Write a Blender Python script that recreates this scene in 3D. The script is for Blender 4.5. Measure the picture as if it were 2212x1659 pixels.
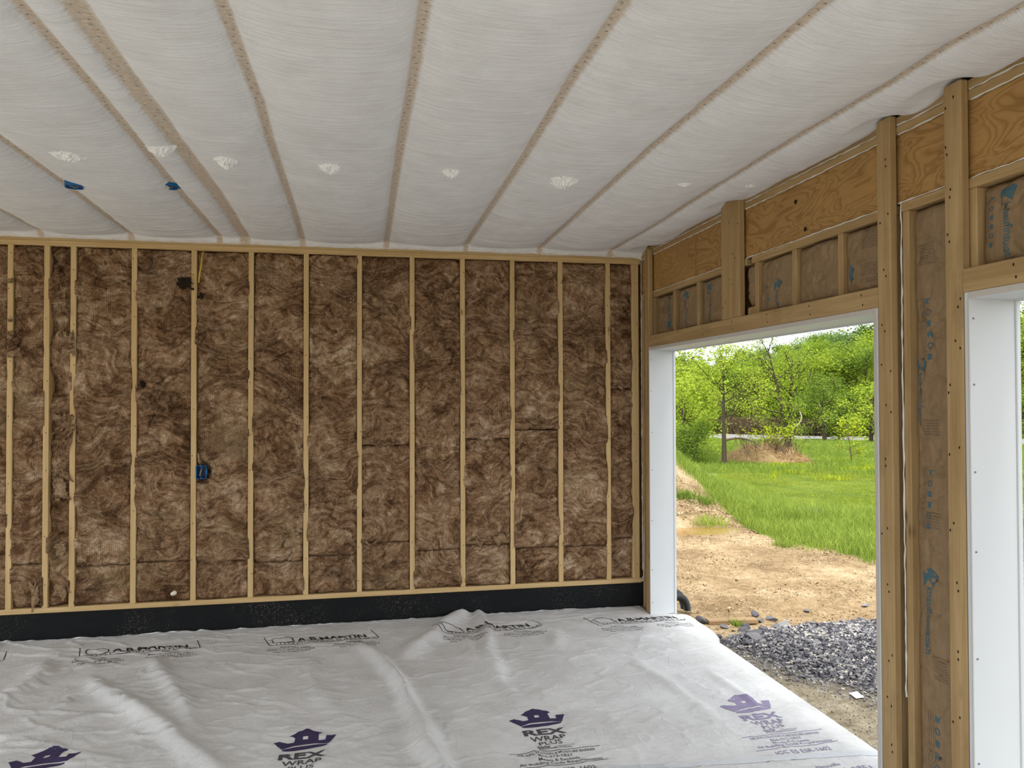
import bpy, bmesh, math, random
import numpy as np
from mathutils import Matrix, Vector

# ------------------------------------------------------------------ reset
for o in list(bpy.data.objects):
    bpy.data.objects.remove(o)
scene = bpy.context.scene
COL = scene.collection
random.seed(7)
RNG = np.random.default_rng(11)

# ------------------------------------------------------------------ camera
CAM_H = 1.74
yaw, pitch, roll = math.radians(11.05), math.radians(0.93), math.radians(0.15)
fw = Vector((math.sin(yaw) * math.cos(pitch), math.cos(yaw) * math.cos(pitch), math.sin(pitch)))
r0 = Vector((math.cos(yaw), -math.sin(yaw), 0))
u0 = r0.cross(fw)
rt = r0 * math.cos(roll) - u0 * math.sin(roll)
up = rt.cross(fw)
cam_d = bpy.data.cameras.new('camera')
cam_d.sensor_width = 36.0
cam_d.lens = 36.0 * 1661.0 / 2212.0
cam_d.clip_end = 1000
cam = bpy.data.objects.new('camera', cam_d)
COL.objects.link(cam)
cam.matrix_world = Matrix(((rt.x, up.x, -fw.x, 0), (rt.y, up.y, -fw.y, 0), (rt.z, up.z, -fw.z, CAM_H), (0, 0, 0, 1)))
scene.camera = cam

# ------------------------------------------------------------------ sky, sun, exposure
world = bpy.data.worlds.new('overcast_sky')
scene.world = world
world.use_nodes = True
wn = world.node_tree
wn.nodes['Background'].inputs[0].default_value = (0.93, 0.965, 1.0, 1)
wn.nodes['Background'].inputs[1].default_value = 1.0
sun_d = bpy.data.lights.new('sun', 'SUN')
sun_d.energy = 2.0
sun_d.angle = math.radians(30)
sun_d.color = (1.0, 0.96, 0.89)
sun = bpy.data.objects.new('sun', sun_d)
COL.objects.link(sun)
sun.location = (6, -8, 20)
sun.rotation_euler = Vector((-0.06, -0.42, 0.88)).to_track_quat('Z', 'Y').to_euler()
vs = scene.view_settings
vs.view_transform = 'Standard'
vs.look = 'None'
vs.exposure = 0.95
vs.gamma = 1.0
vs.use_curve_mapping = False

# ------------------------------------------------------------------ helpers
def lin(c):
    c = c / 255.0
    return c / 12.92 if c <= 0.04045 else ((c + 0.055) / 1.055) ** 2.4
def rgb(r, g, b, k=1.0):
    return (lin(r) * k, lin(g) * k, lin(b) * k, 1)

_tab = np.random.default_rng(3).random((256, 256))
def vnoise(x, y):
    xi = np.floor(x).astype(int); yi = np.floor(y).astype(int)
    fx = x - xi; fy = y - yi
    fx = fx * fx * fx * (fx * (fx * 6 - 15) + 10); fy = fy * fy * fy * (fy * (fy * 6 - 15) + 10)
    a = _tab[xi & 255, yi & 255]; b = _tab[(xi + 1) & 255, yi & 255]
    c = _tab[xi & 255, (yi + 1) & 255]; d = _tab[(xi + 1) & 255, (yi + 1) & 255]
    return ((a * (1 - fx) + b * fx) * (1 - fy) + (c * (1 - fx) + d * fx) * fy) * 2 - 1
def fbm(x, y, oct=4, seed=0.0):
    s = np.zeros_like(x, dtype=float); a = 1.0; t = 0
    x = x + seed * 17.31; y = y + seed * 5.77
    for i in range(oct):
        s += a * vnoise(x + i * 37.1, y + i * 11.7); t += a
        a *= 0.5; x = x * 2.03; y = y * 2.03
    return s / t

def mesh_np(name, V, F, smooth=True):
    """mesh from a vertex array (N,3) and a list of face arrays (M,k)"""
    if not isinstance(F, (list, tuple)):
        F = [F]
    F = [np.asarray(f, dtype=np.int32) for f in F if len(f)]
    me = bpy.data.meshes.new(name)
    V = np.asarray(V, dtype=np.float32)
    me.vertices.add(len(V)); me.vertices.foreach_set('co', V.ravel())
    nl = sum(f.size for f in F); npoly = sum(len(f) for f in F)
    me.loops.add(nl); me.polygons.add(npoly)
    me.loops.foreach_set('vertex_index', np.concatenate([f.ravel() for f in F]))
    tot = np.concatenate([np.full(len(f), f.shape[1], dtype=np.int32) for f in F])
    st = np.concatenate([[0], np.cumsum(tot)[:-1]]).astype(np.int32)
    me.polygons.foreach_set('loop_start', st)
    try:
        me.polygons.foreach_set('loop_total', tot)
    except Exception:
        pass
    me.polygons.foreach_set('use_smooth', np.full(npoly, smooth))
    me.update(calc_edges=True)
    me.validate()
    return me
def vattr(me, name, vals):
    a = me.attributes.new(name, 'FLOAT', 'POINT')
    a.data.foreach_set('value', np.asarray(vals, dtype=np.float32).ravel())
def grid_faces(nu, nv, off=0, flip=False):
    i, j = np.meshgrid(np.arange(nu - 1), np.arange(nv - 1), indexing='ij')
    a = (i * nv + j).ravel() + off
    q = np.stack([a, a + nv, a + nv + 1, a + 1], 1)
    return q[:, ::-1] if flip else q

def tag(o, label=None, cat=None, group=None, kind=None):
    if label: o['label'] = label
    if cat: o['category'] = cat
    if group: o['group'] = group
    if kind: o['kind'] = kind
    return o
def obj(name, me, mat=None, parent=None, loc=None):
    o = bpy.data.objects.new(name, me)
    COL.objects.link(o)
    if mat is not None and me is not None and len(me.materials) == 0:
        me.materials.append(mat)
    if parent: o.parent = parent
    if loc is not None: o.location = loc
    return o
def empty(name, loc=(0, 0, 0)):
    o = bpy.data.objects.new(name, None)
    o.empty_display_size = 0.1
    COL.objects.link(o); o.location = loc
    return o

_bc = {}
def board(name, xr, yr, zr, mat, parent=None, bev=0.003):
    """a sawn board: bevelled box whose local Z runs along its length"""
    d = [xr[1] - xr[0], yr[1] - yr[0], zr[1] - zr[0]]
    c = [(xr[0] + xr[1]) / 2, (yr[0] + yr[1]) / 2, (zr[0] + zr[1]) / 2]
    k = max(range(3), key=lambda i: d[i])
    if k == 2: ld = (d[0], d[1], d[2]); rot = (0, 0, 0)
    elif k == 1: ld = (d[0], d[2], d[1]); rot = (-math.pi / 2, 0, 0)
    else: ld = (d[2], d[1], d[0]); rot = (0, math.pi / 2, 0)
    key = tuple(round(v, 4) for v in ld) + (mat.name, bev)
    me = _bc.get(key)
    if me is None:
        bm = bmesh.new()
        bmesh.ops.create_cube(bm, size=1)
        bmesh.ops.scale(bm, vec=ld, verts=bm.verts)
        if bev:
            bmesh.ops.bevel(bm, geom=bm.edges[:], offset=min(bev, min(ld) * 0.3), segments=1, affect='EDGES')
        me = bpy.data.meshes.new(name); bm.to_mesh(me); bm.free()
        me.materials.append(mat); _bc[key] = me
    o = obj(name, me, None, parent, c)
    o.rotation_euler = rot
    return o
def tube_arrays(pts, rad, sides=6):
    pts = np.asarray(pts, float); n = len(pts)
    rad = np.broadcast_to(np.asarray(rad, float), (n,))
    t = np.gradient(pts, axis=0); t /= np.linalg.norm(t, axis=1)[:, None] + 1e-9
    ref = np.array([0.13, 0.31, 1.0]) if abs(t[0][2]) < 0.9 else np.array([1.0, 0.2, 0.1])
    a = np.cross(t, ref); a /= np.linalg.norm(a, axis=1)[:, None] + 1e-9
    b = np.cross(t, a)
    th = np.linspace(0, 2 * np.pi, sides, endpoint=False)
    V = pts[:, None, :] + rad[:, None, None] * (a[:, None, :] * np.cos(th)[None, :, None] + b[:, None, :] * np.sin(th)[None, :, None])
    V = V.reshape(-1, 3)
    F = []
    for i in range(n - 1):
        for j in range(sides):
            k = (j + 1) % sides
            F.append((i * sides + j, i * sides + k, (i + 1) * sides + k, (i + 1) * sides + j))
    return V, np.array(F, dtype=np.int32)
class Acc:
    def __init__(s): s.V = []; s.F = []; s.n = 0
    def add(s, V, F):
        s.V.append(np.asarray(V, float)); s.F.append(np.asarray(F, int) + s.n); s.n += len(V)
    def mesh(s, name, smooth=True):
        by = {}
        for f in s.F: by.setdefault(f.shape[1], []).append(f)
        return mesh_np(name, np.concatenate(s.V), [np.concatenate(v) for v in by.values()], smooth)

# ------------------------------------------------------------------ material node helper
class NT:
    def __init__(s, name):
        s.m = bpy.data.materials.new(name); s.m.use_nodes = True
        s.t = s.m.node_tree; s.t.nodes.clear()
        s.out = s.t.nodes.new('ShaderNodeOutputMaterial')
    def n(s, typ, **kw):
        nd = s.t.nodes.new('ShaderNode' + typ)
        for k, v in kw.items(): setattr(nd, k, v)
        return nd
    def l(s, a, b): s.t.links.new(a, b)
    def val(s, sock, v):
        if isinstance(v, bpy.types.NodeSocket): s.l(v, sock)
        else: sock.default_value = v
    def math(s, op, a, b=None, c=None, clamp=False):
        nd = s.n('Math', operation=op); nd.use_clamp = clamp
        s.val(nd.inputs[0], a)
        if b is not None: s.val(nd.inputs[1], b)
        if c is not None: s.val(nd.inputs[2], c)
        return nd.outputs[0]
    def noise(s, vec, scale, detail=4, rough=0.55, dist=0.0, out='Fac'):
        nd = s.n('TexNoise'); s.l(vec, nd.inputs['Vector'])
        nd.inputs['Scale'].default_value = scale; nd.inputs['Detail'].default_value = detail
        nd.inputs['Roughness'].default_value = rough; nd.inputs['Distortion'].default_value = dist
        return nd.outputs[out]
    def mapping(s, vec, scale=(1, 1, 1), loc=(0, 0, 0), rot=(0, 0, 0)):
        nd = s.n('Mapping'); s.l(vec, nd.inputs['Vector'])
        nd.inputs['Scale'].default_value = scale; nd.inputs['Location'].default_value = loc
        nd.inputs['Rotation'].default_value = rot
        return nd.outputs[0]
    def ramp(s, fac, stops, interp='LINEAR'):
        nd = s.n('ValToRGB'); s.l(fac, nd.inputs[0]); cr = nd.color_ramp; cr.interpolation = interp
        while len(cr.elements) > 1: cr.elements.remove(cr.elements[-1])
        cr.elements[0].position = stops[0][0]; cr.elements[0].color = stops[0][1]
        for p, c in stops[1:]:
            e = cr.elements.new(p); e.color = c
        return nd.outputs[0]
    def mix(s, fac, a, b, mode='MIX'):
        nd = s.n('Mix', data_type='RGBA', blend_type=mode)
        s.val(nd.inputs[0], fac); s.val(nd.inputs[6], a); s.val(nd.inputs[7], b)
        return nd.outputs[2]
    def maprange(s, v, a, b, c=0.0, d=1.0, smooth=False):
        nd = s.n('MapRange'); nd.clamp = True
        if smooth: nd.interpolation_type = 'SMOOTHSTEP'
        s.l(v, nd.inputs[0]); nd.inputs[1].default_value = a; nd.inputs[2].default_value = b
        nd.inputs[3].default_value = c; nd.inputs[4].default_value = d
        return nd.outputs[0]
    def objvec(s, rnd=True):
        tc = s.n('TexCoord')
        if not rnd: return tc.outputs['Object']
        oi = s.n('ObjectInfo')
        cb = s.n('CombineXYZ')
        s.l(s.math('MULTIPLY', oi.outputs['Random'], 37.0), cb.inputs[0])
        s.l(s.math('MULTIPLY', oi.outputs['Random'], 91.0), cb.inputs[1])
        s.l(s.math('MULTIPLY', oi.outputs['Random'], 53.0), cb.inputs[2])
        add = s.n('VectorMath', operation='ADD')
        s.l(tc.outputs['Object'], add.inputs[0]); s.l(cb.outputs[0], add.inputs[1])
        return add.outputs[0]
    def geo(s):
        return s.n('NewGeometry').outputs['Position']
    def attr(s, name):
        return s.n('Attribute', attribute_name=name).outputs['Fac']
    def bsdf(s, color, rough=0.8, spec=0.3, bump=None, bdist=0.002, bstr=1.0, **kw):
        b = s.n('BsdfPrincipled')
        s.val(b.inputs['Base Color'], color); s.val(b.inputs['Roughness'], rough)
        b.inputs['Specular IOR Level'].default_value = spec
        for k, v in kw.items(): s.val(b.inputs[k], v)
        if bump is not None:
            bn = s.n('Bump'); s.l(bump, bn.inputs['Height'])
            bn.inputs['Distance'].default_value = bdist; bn.inputs['Strength'].default_value = bstr
            s.l(bn.outputs[0], b.inputs['Normal'])
        return b.outputs[0]
    def done(s, shader):
        s.l(shader, s.out.inputs['Surface']); return s.m

def plain(name, col, rough=0.7, spec=0.3, nscale=30, var=0.12, bdist=0.0015):
    t = NT(name); v = t.objvec()
    n = t.noise(v, nscale, 5)
    c = t.mix(n, tuple(x * (1 - var) for x in col[:3]) + (1,), tuple(min(1, x * (1 + var)) for x in col[:3]) + (1,))
    return t.done(t.bsdf(c, rough, spec, bump=n, bdist=bdist))

def wood(name, light, dark, knot, stain=0.0):
    t = NT(name); v = t.objvec()
    g1 = t.noise(t.mapping(v, (22, 22, 1.1)), 1.0, 5, 0.6, 0.6)
    g2 = t.noise(t.mapping(v, (140, 140, 3.0)), 1.0, 3, 0.6)
    g3 = t.noise(v, 2.3, 3, 0.6)
    f = t.math('ADD', t.math('MULTIPLY', g1, 0.6), t.math('ADD', t.math('MULTIPLY', g2, 0.25), t.math('MULTIPLY', g3, 0.25)))
    c = t.ramp(f, [(0.38, dark), (0.56, tuple((a + b) / 2 for a, b in zip(light, dark))), (0.72, light)])
    vo = t.n('TexVoronoi'); t.l(t.mapping(v, (9, 9, 3.0)), vo.inputs['Vector']); vo.inputs['Scale'].default_value = 1.0
    k = t.maprange(vo.outputs['Distance'], 0.05, 0.17, 1.0, 0.0, True)
    kz = t.maprange(t.noise(v, 3.1, 2), 0.53, 0.60)
    c = t.mix(t.math('MULTIPLY', t.math('MULTIPLY', k, kz), 0.75), c, knot)
    if stain:
        sm = t.maprange(t.noise(t.mapping(v, (5, 5, 2.2)), 1.0, 5, 0.65), 0.55, 0.75, 0.0, stain)
        c = t.mix(sm, c, tuple(x * 0.42 for x in dark[:3]) + (1,))
    return t.done(t.bsdf(c, 0.75, 0.25, bump=f, bdist=0.0012))

M = {}
M['stud'] = wood('pale_pine', rgb(218, 191, 143), rgb(190, 156, 106), rgb(112, 78, 44))
M['pine'] = wood('shadow_side_pine', rgb(190, 162, 118), rgb(152, 123, 82), rgb(92, 66, 40), 0.4)  # right-wall pine, the shade of its shadow side put into the colour

# plywood with cathedral grain
t = NT('plywood'); v = t.objvec()
vv = t.mapping(v, (2.6, 7.5, 2.6))
w = t.noise(vv, 0.9, 2.5, 0.5, 0.9)
rings = t.math('FRACT', t.math('MULTIPLY', w, 13.0))
rings = t.maprange(rings, 0.0, 0.85, 0.0, 1.0)
fine = t.noise(t.mapping(v, (25, 220, 25)), 1.0, 4, 0.6)
c = t.ramp(rings, [(0.0, rgb(160, 123, 74)), (0.45, rgb(179, 142, 91)), (0.85, rgb(173, 136, 84)), (1.0, rgb(151, 114, 66))])
c = t.mix(t.maprange(fine, 0.35, 0.7, 0.0, 0.35), c, rgb(142, 100, 52))
c = t.mix(t.maprange(t.noise(v, 1.7, 4), 0.5, 0.72, 0.0, 0.4), c, rgb(198, 152, 84))
M['ply'] = t.done(t.bsdf(c, 0.7, 0.25, bump=fine, bdist=0.0008))

# brown fibreglass
t = NT('brown_fibreglass'); tc = t.geo()
def warped(src, scale, amt, det=3):
    wx = t.noise(src, scale, det, 0.55, out='Color')
    sub = t.n('VectorMath', operation='SUBTRACT'); t.l(wx, sub.inputs[0]); sub.inputs[1].default_value = (0.5, 0.5, 0.5)
    sc = t.n('VectorMath', operation='SCALE'); t.l(sub.outputs[0], sc.inputs[0]); sc.inputs['Scale'].default_value = amt
    ad = t.n('VectorMath', operation='ADD'); t.l(src, ad.inputs[0]); t.l(sc.outputs[0], ad.inputs[1])
    return ad.outputs[0]
warp = warped(tc, 3.4, 0.55)
warp2 = warped(tc, 6.0, 0.42, 4)
warp3 = warped(tc, 1.7, 1.1, 2)
sweep = t.noise(t.mapping(warp3, (4.5, 4.5, 30), rot=(0, 0.9, 0)), 1.0, 6, 0.66, 0.4)
fib = t.noise(t.mapping(warp, (9, 9, 44), rot=(0, 0.5, 0)), 1.0, 6, 0.70, 0.6)
fib2 = t.noise(t.mapping(warp2, (60, 20, 14), rot=(0, -0.6, 0)), 1.0, 5, 0.68, 0.5)
big = t.noise(warp, 2.6, 4, 0.6)
mid = t.noise(warp2, 8.0, 6, 0.66, 0.8)
wv = t.n('TexWave', wave_type='BANDS', bands_direction='X')
t.l(tc, wv.inputs['Vector']); wv.inputs['Scale'].default_value = 22.0; wv.inputs['Distortion'].default_value = 1.6
wv.inputs['Detail'].default_value = 2; wv.inputs['Detail Scale'].default_value = 3
rib = t.math('MULTIPLY', t.math('SUBTRACT', wv.outputs['Fac'], 0.5), t.maprange(t.noise(tc, 3.2, 4), 0.47, 0.66, 0.0, 0.055))
f = t.math('ADD', t.math('MULTIPLY', fib, 0.34), t.math('ADD', t.math('MULTIPLY', fib2, 0.20), t.math('MULTIPLY', sweep, 0.44)))
f = t.math('ADD', f, t.math('MULTIPLY', mid, 0.40))
f = t.math('ADD', f, t.math('ADD', t.math('MULTIPLY', big, 0.34), rib))
f = t.math('MULTIPLY', f, 0.98)
c = t.ramp(f, [(0.67, rgb(64, 44, 30)), (0.775, rgb(110, 81, 57)), (0.845, rgb(146, 114, 85)), (0.92, rgb(178, 148, 118)), (0.99, rgb(212, 188, 160))])
# curling pale strands
w1 = t.math('ABSOLUTE', t.math('SUBTRACT', t.noise(t.mapping(warp, (5, 5, 7)), 1.0, 3, 0.55, 1.5), 0.5))
w2 = t.math('ABSOLUTE', t.math('SUBTRACT', t.noise(t.mapping(warp2, (9, 9, 4), rot=(0, 0.7, 0)), 1.0, 3, 0.55, 1.2), 0.5))
st1 = t.math('MULTIPLY', t.maprange(w1, 0.0, 0.018, 1.0, 0.0), t.maprange(t.noise(tc, 4.0, 3), 0.48, 0.62))
st2 = t.math('MULTIPLY', t.maprange(w2, 0.0, 0.012, 1.0, 0.0), t.maprange(t.noise(tc, 5.0, 3, 0.5, 3.0), 0.50, 0.62))
c = t.mix(t.math('MULTIPLY', t.math('MAXIMUM', st1, st2), 0.6), c, rgb(206, 182, 152))
dk = t.maprange(t.noise(warp, 1.9, 5, 0.65), 0.56, 0.70, 0.0, 0.7)
c = t.mix(dk, c, t.mix(0.55, c, rgb(54, 38, 26)))
yl = t.maprange(t.noise(warp2, 2.7, 3), 0.56, 0.7, 0.0, 0.55)
c = t.mix(yl, c, t.mix(0.4, c, rgb(176, 156, 118)))
h = t.math('ADD', t.math('ADD', t.math('MULTIPLY', sweep, 0.8), t.math('MULTIPLY', mid, 1.0)), t.math('MULTIPLY', rib, 0.6))
M['wool'] = t.done(t.bsdf(c, 0.95, 0.08, bump=h, bdist=0.036, bstr=0.9))
t = NT('loose_fibre'); v = t.objvec()
f = t.noise(t.mapping(v, (40, 40, 160)), 1.0, 5, 0.7, 1.0)
c = t.ramp(f, [(0.35, rgb(128, 100, 72)), (0.6, rgb(176, 148, 116)), (0.8, rgb(208, 184, 152))])
M['tuft'] = t.done(t.bsdf(c, 0.95, 0.05, bump=f, bdist=0.006))
t = NT('burnt_or_shade_fibre'); v = t.objvec()
f = t.noise(v, 60, 6, 0.75, 1.5)
c = t.ramp(f, [(0.4, rgb(26, 20, 15)), (0.62, rgb(58, 44, 33)), (0.75, rgb(120, 100, 78))])
M['burnt_or_shade'] = t.done(t.bsdf(c, 0.9, 0.2, bump=f, bdist=0.008))  # charred fibre, and the painted dark of one hole

# ceiling netting
t = NT('white_netting'); tc = t.geo()
s = t.attr('seam')
en = t.noise(t.mapping(tc, (18, 70, 18)), 1.0, 4, 0.7)
sm = t.maprange(t.math('ADD', s, t.math('MULTIPLY', t.math('SUBTRACT', en, 0.5), 0.8)), 0.22, 0.74, 0.0, 0.95, True)
cloud = t.noise(tc, 5.0, 5, 0.6)
streak = t.noise(t.mapping(tc, (5, 42, 20)), 1.0, 5, 0.65, 0.4)
weave = t.noise(t.mapping(tc, (90, 160, 90)), 1.0, 2, 0.6)
c = t.mix(t.maprange(cloud, 0.3, 0.7), rgb(226, 226, 226), rgb(240, 241, 242))
c = t.mix(t.maprange(streak, 0.45, 0.75, 0.0, 0.35), c, rgb(252, 252, 251))
tan = t.mix(t.maprange(t.noise(t.mapping(tc, (60, 60, 60)), 1.0, 4), 0.35, 0.65), rgb(196, 178, 156), rgb(216, 201, 182))
c = t.mix(sm, c, tan)
h = t.math('ADD', t.math('MULTIPLY', streak, 0.8), t.math('MULTIPLY', weave, 0.12))
M['net'] = t.done(t.bsdf(c, 0.85, 0.15, bump=h, bdist=0.012, bstr=0.8))
M['crumple'] = plain('torn_white_plastic', rgb(248, 248, 248), 0.35, 0.5, 60, 0.06, 0.004)
M['staple'] = plain('staple_wire', rgb(96, 92, 86), 0.4, 0.5)

# house wrap
t = NT('white_house_wrap'); tc = t.geo()
n1 = t.noise(tc, 3.0, 5, 0.6)
n2 = t.noise(t.mapping(tc, (14, 22, 14), rot=(0, 0, 0.4)), 1.0, 6, 0.68, 1.6)
n3 = t.noise(tc, 55, 4, 0.6)
c = t.mix(t.maprange(n1, 0.35, 0.7), rgb(208, 208, 208), rgb(228, 229, 230))
sp = t.maprange(t.noise(t.mapping(tc, (4, 9, 4)), 1.0, 5, 0.7), 0.66, 0.78, 0.0, 0.35)
c = t.mix(sp, c, rgb(190, 170, 140))
def creaseline(sc_, rz, th):
    q = t.math('ABSOLUTE', t.math('SUBTRACT', t.noise(t.mapping(tc, sc_, rot=(0, 0, rz)), 1.0, 0.6, 0.5, 0.0), 0.5))
    return t.maprange(q, 0.0, th, 1.0, 0.0)
k1 = t.math('MULTIPLY', creaseline((1.3, 9, 1), 0.5, 0.016), t.maprange(t.noise(tc, 2.2, 3), 0.45, 0.6))
k2 = t.math('MULTIPLY', creaseline((10, 1.6, 1), 0.35, 0.014), t.maprange(t.noise(tc, 2.9, 3), 0.48, 0.6))
k3 = t.math('MULTIPLY', creaseline((2, 13, 1), -0.6, 0.02), t.maprange(t.noise(tc, 3.4, 3), 0.48, 0.62))
h = t.math('ADD', t.math('MULTIPLY', n2, 0.6), t.math('MULTIPLY', n3, 0.10))
h = t.math('ADD', h, t.math('MULTIPLY', t.math('ADD', k1, t.math('ADD', k2, k3)), 0.13))
M['wrap'] = t.done(t.bsdf(c, 0.55, 0.35, bump=h, bdist=0.013, bstr=0.8))
M['tape'] = plain('grey_seam_tape', rgb(196, 200, 206), 0.4, 0.4)
def ink(name, col, var=0.15):
    t = NT(name); v = t.geo(); n = t.noise(v, 160, 3)
    return t.done(t.bsdf(t.mix(n, tuple(x * 0.7 for x in col[:3]) + (1,), tuple(x * 1.3 for x in col[:3]) + (1,)), 0.6, 0.2))
M['ink_black'] = ink('black_ink', rgb(48, 46, 48))
M['ink_purple'] = ink('purple_ink', rgb(62, 54, 88))
M['ink_purple_pale'] = ink('faded_purple_ink', rgb(146, 136, 168))
M['ink_grey'] = ink('grey_ink', rgb(78, 76, 84))
M['ink_blue'] = ink('blue_ink', rgb(76, 104, 114))
M['ink_kraft'] = ink('grey_blue_ink', rgb(104, 94, 82))
t = NT('kraft_paper'); v = t.objvec()
n = t.noise(v, 14, 5, 0.65, 0.6); n2 = t.noise(t.mapping(v, (200, 60, 14)), 1.0, 3)
c = t.mix(n, rgb(120, 98, 71), rgb(154, 129, 98)); c = t.mix(t.maprange(n2, 0.4, 0.8, 0, 0.3), c, rgb(178, 150, 114))
M['kraft'] = t.done(t.bsdf(c, 0.6, 0.3, bump=n, bdist=0.006))

M['trim'] = plain('white_vinyl', rgb(212, 216, 219), 0.40, 0.4, 6, 0.02, 0.0003)
M['trim_edge'] = plain('raw_vinyl_edge', rgb(196, 190, 184), 0.6, 0.3, 20, 0.05)
M['caulk'] = plain('white_caulk', rgb(224, 222, 216), 0.5, 0.4, 80, 0.06, 0.002)
M['screw'] = plain('screw_head', rgb(120, 122, 124), 0.35, 0.5)
M['nail'] = plain('dark_nail_hole', rgb(44, 30, 20), 0.8, 0.2)
t = NT('black_foundation_coating'); tc = t.geo()
sp = t.noise(tc, 120, 3, 0.7); ms = t.noise(tc, 2.2, 3)
fac = t.math('MULTIPLY', t.maprange(sp, 0.60, 0.66), t.maprange(ms, 0.50, 0.66))
c = t.mix(fac, t.mix(t.noise(tc, 30, 4), rgb(8, 10, 12), rgb(24, 26, 28)), rgb(128, 122, 112))
M['black'] = t.done(t.bsdf(c, 0.65, 0.2, bump=sp, bdist=0.003))
M['concrete'] = plain('concrete', rgb(150, 144, 132), 0.85, 0.2, 14, 0.18, 0.002)
M['blue'] = plain('blue_plastic', rgb(28, 98, 156), 0.4, 0.4, 20, 0.08)
M['blue_in'] = plain('blue_plastic_shaded_inside', rgb(22, 62, 104), 0.5, 0.3)  # same blue plastic, darkened for the shade inside the boxes
M['copper'] = plain('bare_wire', rgb(206, 180, 146), 0.4, 0.4)
M['yellow'] = plain('yellow_cable', rgb(206, 168, 62), 0.45, 0.4)
M['whitewire'] = plain('white_cable', rgb(214, 212, 206), 0.45, 0.4)
M['foam'] = plain('white_foam_wad', rgb(232, 222, 200), 0.8, 0.2, 60)

# outdoors
t = NT('ground_earth_and_turf'); tc = t.geo()
g = t.attr('turf'); fn = t.attr('fines'); gr = t.attr('gravelbed'); mn = t.attr('mown')
n1 = t.noise(tc, 1.3, 5, 0.6); n2 = t.noise(tc, 11.0, 6, 0.7, 0.4); n3 = t.noise(tc, 60.0, 4, 0.7)
f = t.math('ADD', t.math('MULTIPLY', n1, 0.5), t.math('ADD', t.math('MULTIPLY', n2, 0.35), t.math('MULTIPLY', n3, 0.25)))
dirt = t.ramp(f, [(0.40, rgb(110, 91, 67)), (0.49, rgb(146, 123, 92)), (0.57, rgb(174, 150, 115)), (0.67, rgb(203, 182, 148))])
fines = t.ramp(n2, [(0.3, rgb(124, 112, 92)), (0.55, rgb(168, 157, 134)), (0.75, rgb(198, 190, 170))])
grav = t.ramp(n3, [(0.3, rgb(46, 46, 50)), (0.7, rgb(92, 92, 98))])
turf = t.ramp(t.math('ADD', t.math('MULTIPLY', n1, 0.6), t.math('MULTIPLY', n2, 0.4)), [(0.36, rgb(70, 92, 30)), (0.5, rgb(98, 120, 44)), (0.62, rgb(126, 140, 58)), (0.72, rgb(146, 142, 82))])
c = t.mix(fn, dirt, fines)
c = t.mix(gr, c, grav)
gm = t.maprange(t.math('ADD', g, t.math('MULTIPLY', t.math('SUBTRACT', n2, 0.5), 0.9)), 0.4, 0.6)
c = t.mix(gm, c, turf)
h = t.math('ADD', t.math('MULTIPLY', n2, 0.7), t.math('MULTIPLY', n3, 0.35))
M['ground'] = t.done(t.bsdf(c, 0.95, 0.1, bump=h, bdist=0.05, bstr=0.9))
def clodmat(name, stops, scale=3.0):
    t = NT(name); tc = t.geo()
    vo = t.n('TexVoronoi'); t.l(tc, vo.inputs['Vector']); vo.inputs['Scale'].default_value = 26
    sp = t.n('SeparateColor'); t.l(vo.outputs['Color'], sp.inputs[0])
    n = t.noise(tc, 70, 4)
    f = t.math('ADD', t.math('MULTIPLY', sp.outputs[0], 0.75), t.math('MULTIPLY', n, 0.25))
    return t.done(t.bsdf(t.ramp(f, stops), 0.9, 0.15, bump=n, bdist=0.006))
M['clod'] = clodmat('dry_soil_clod', [(0.1, rgb(112, 92, 68)), (0.5, rgb(156, 133, 101)), (0.85, rgb(198, 178, 146))])
M['gravel'] = clodmat('slate_gravel', [(0.10, rgb(72, 72, 78)), (0.40, rgb(116, 115, 121)), (0.68, rgb(152, 150, 152)), (0.88, rgb(198, 192, 182))])
t = NT('slate_rock'); v = t.objvec()
n = t.noise(v, 9, 5, 0.6)
oi = t.n('ObjectInfo')
c = t.ramp(t.math('ADD', t.math('MULTIPLY', n, 0.5), t.math('MULTIPLY', oi.outputs['Random'], 0.5)), [(0.2, rgb(74, 74, 80)), (0.5, rgb(114, 113, 119)), (0.75, rgb(152, 150, 150)), (0.95, rgb(194, 188, 178))])
M['rock'] = t.done(t.bsdf(c, 0.8, 0.25, bump=n, bdist=0.008))
t = NT('muddy_water'); tc = t.geo()
M['water'] = t.done(t.bsdf(t.mix(t.noise(tc, 3, 3), rgb(136, 104, 58), rgb(164, 132, 84)), 0.12, 0.5))
M['asphalt'] = plain('pale_asphalt', rgb(134, 132, 128), 0.9, 0.2, 8, 0.08)
M['plank'] = wood('weathered_plank', rgb(178, 152, 116), rgb(140, 114, 82), rgb(92, 70, 50), 0.3)
M['blackpipe'] = plain('black_corrugated_plastic', rgb(44, 46, 48), 0.4, 0.4)
M['paper'] = plain('white_paper_scrap', rgb(246, 246, 248), 0.7, 0.2)
def leafmat(name, a, b, tr=0.35):
    t = NT(name); oi = t.n('ObjectInfo'); tc = t.geo()
    n = t.noise(tc, 2.2, 3)
    f = t.math('ADD', t.math('MULTIPLY', n, 0.7), t.math('MULTIPLY', oi.outputs['Random'], 0.45))
    c = t.ramp(f, [(0.25, a), (0.8, b)])
    d = t.n('BsdfDiffuse'); t.l(c, d.inputs[0])
    tl = t.n('BsdfTranslucent'); t.l(c, tl.inputs[0])
    mx = t.n('MixShader'); mx.inputs[0].default_value = tr
    t.l(d.outputs[0], mx.inputs[1]); t.l(tl.outputs[0], mx.inputs[2])
    return t.done(mx.outputs[0])
M['leaf'] = leafmat('spring_leaf', rgb(112, 142, 38), rgb(186, 202, 80))
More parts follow.
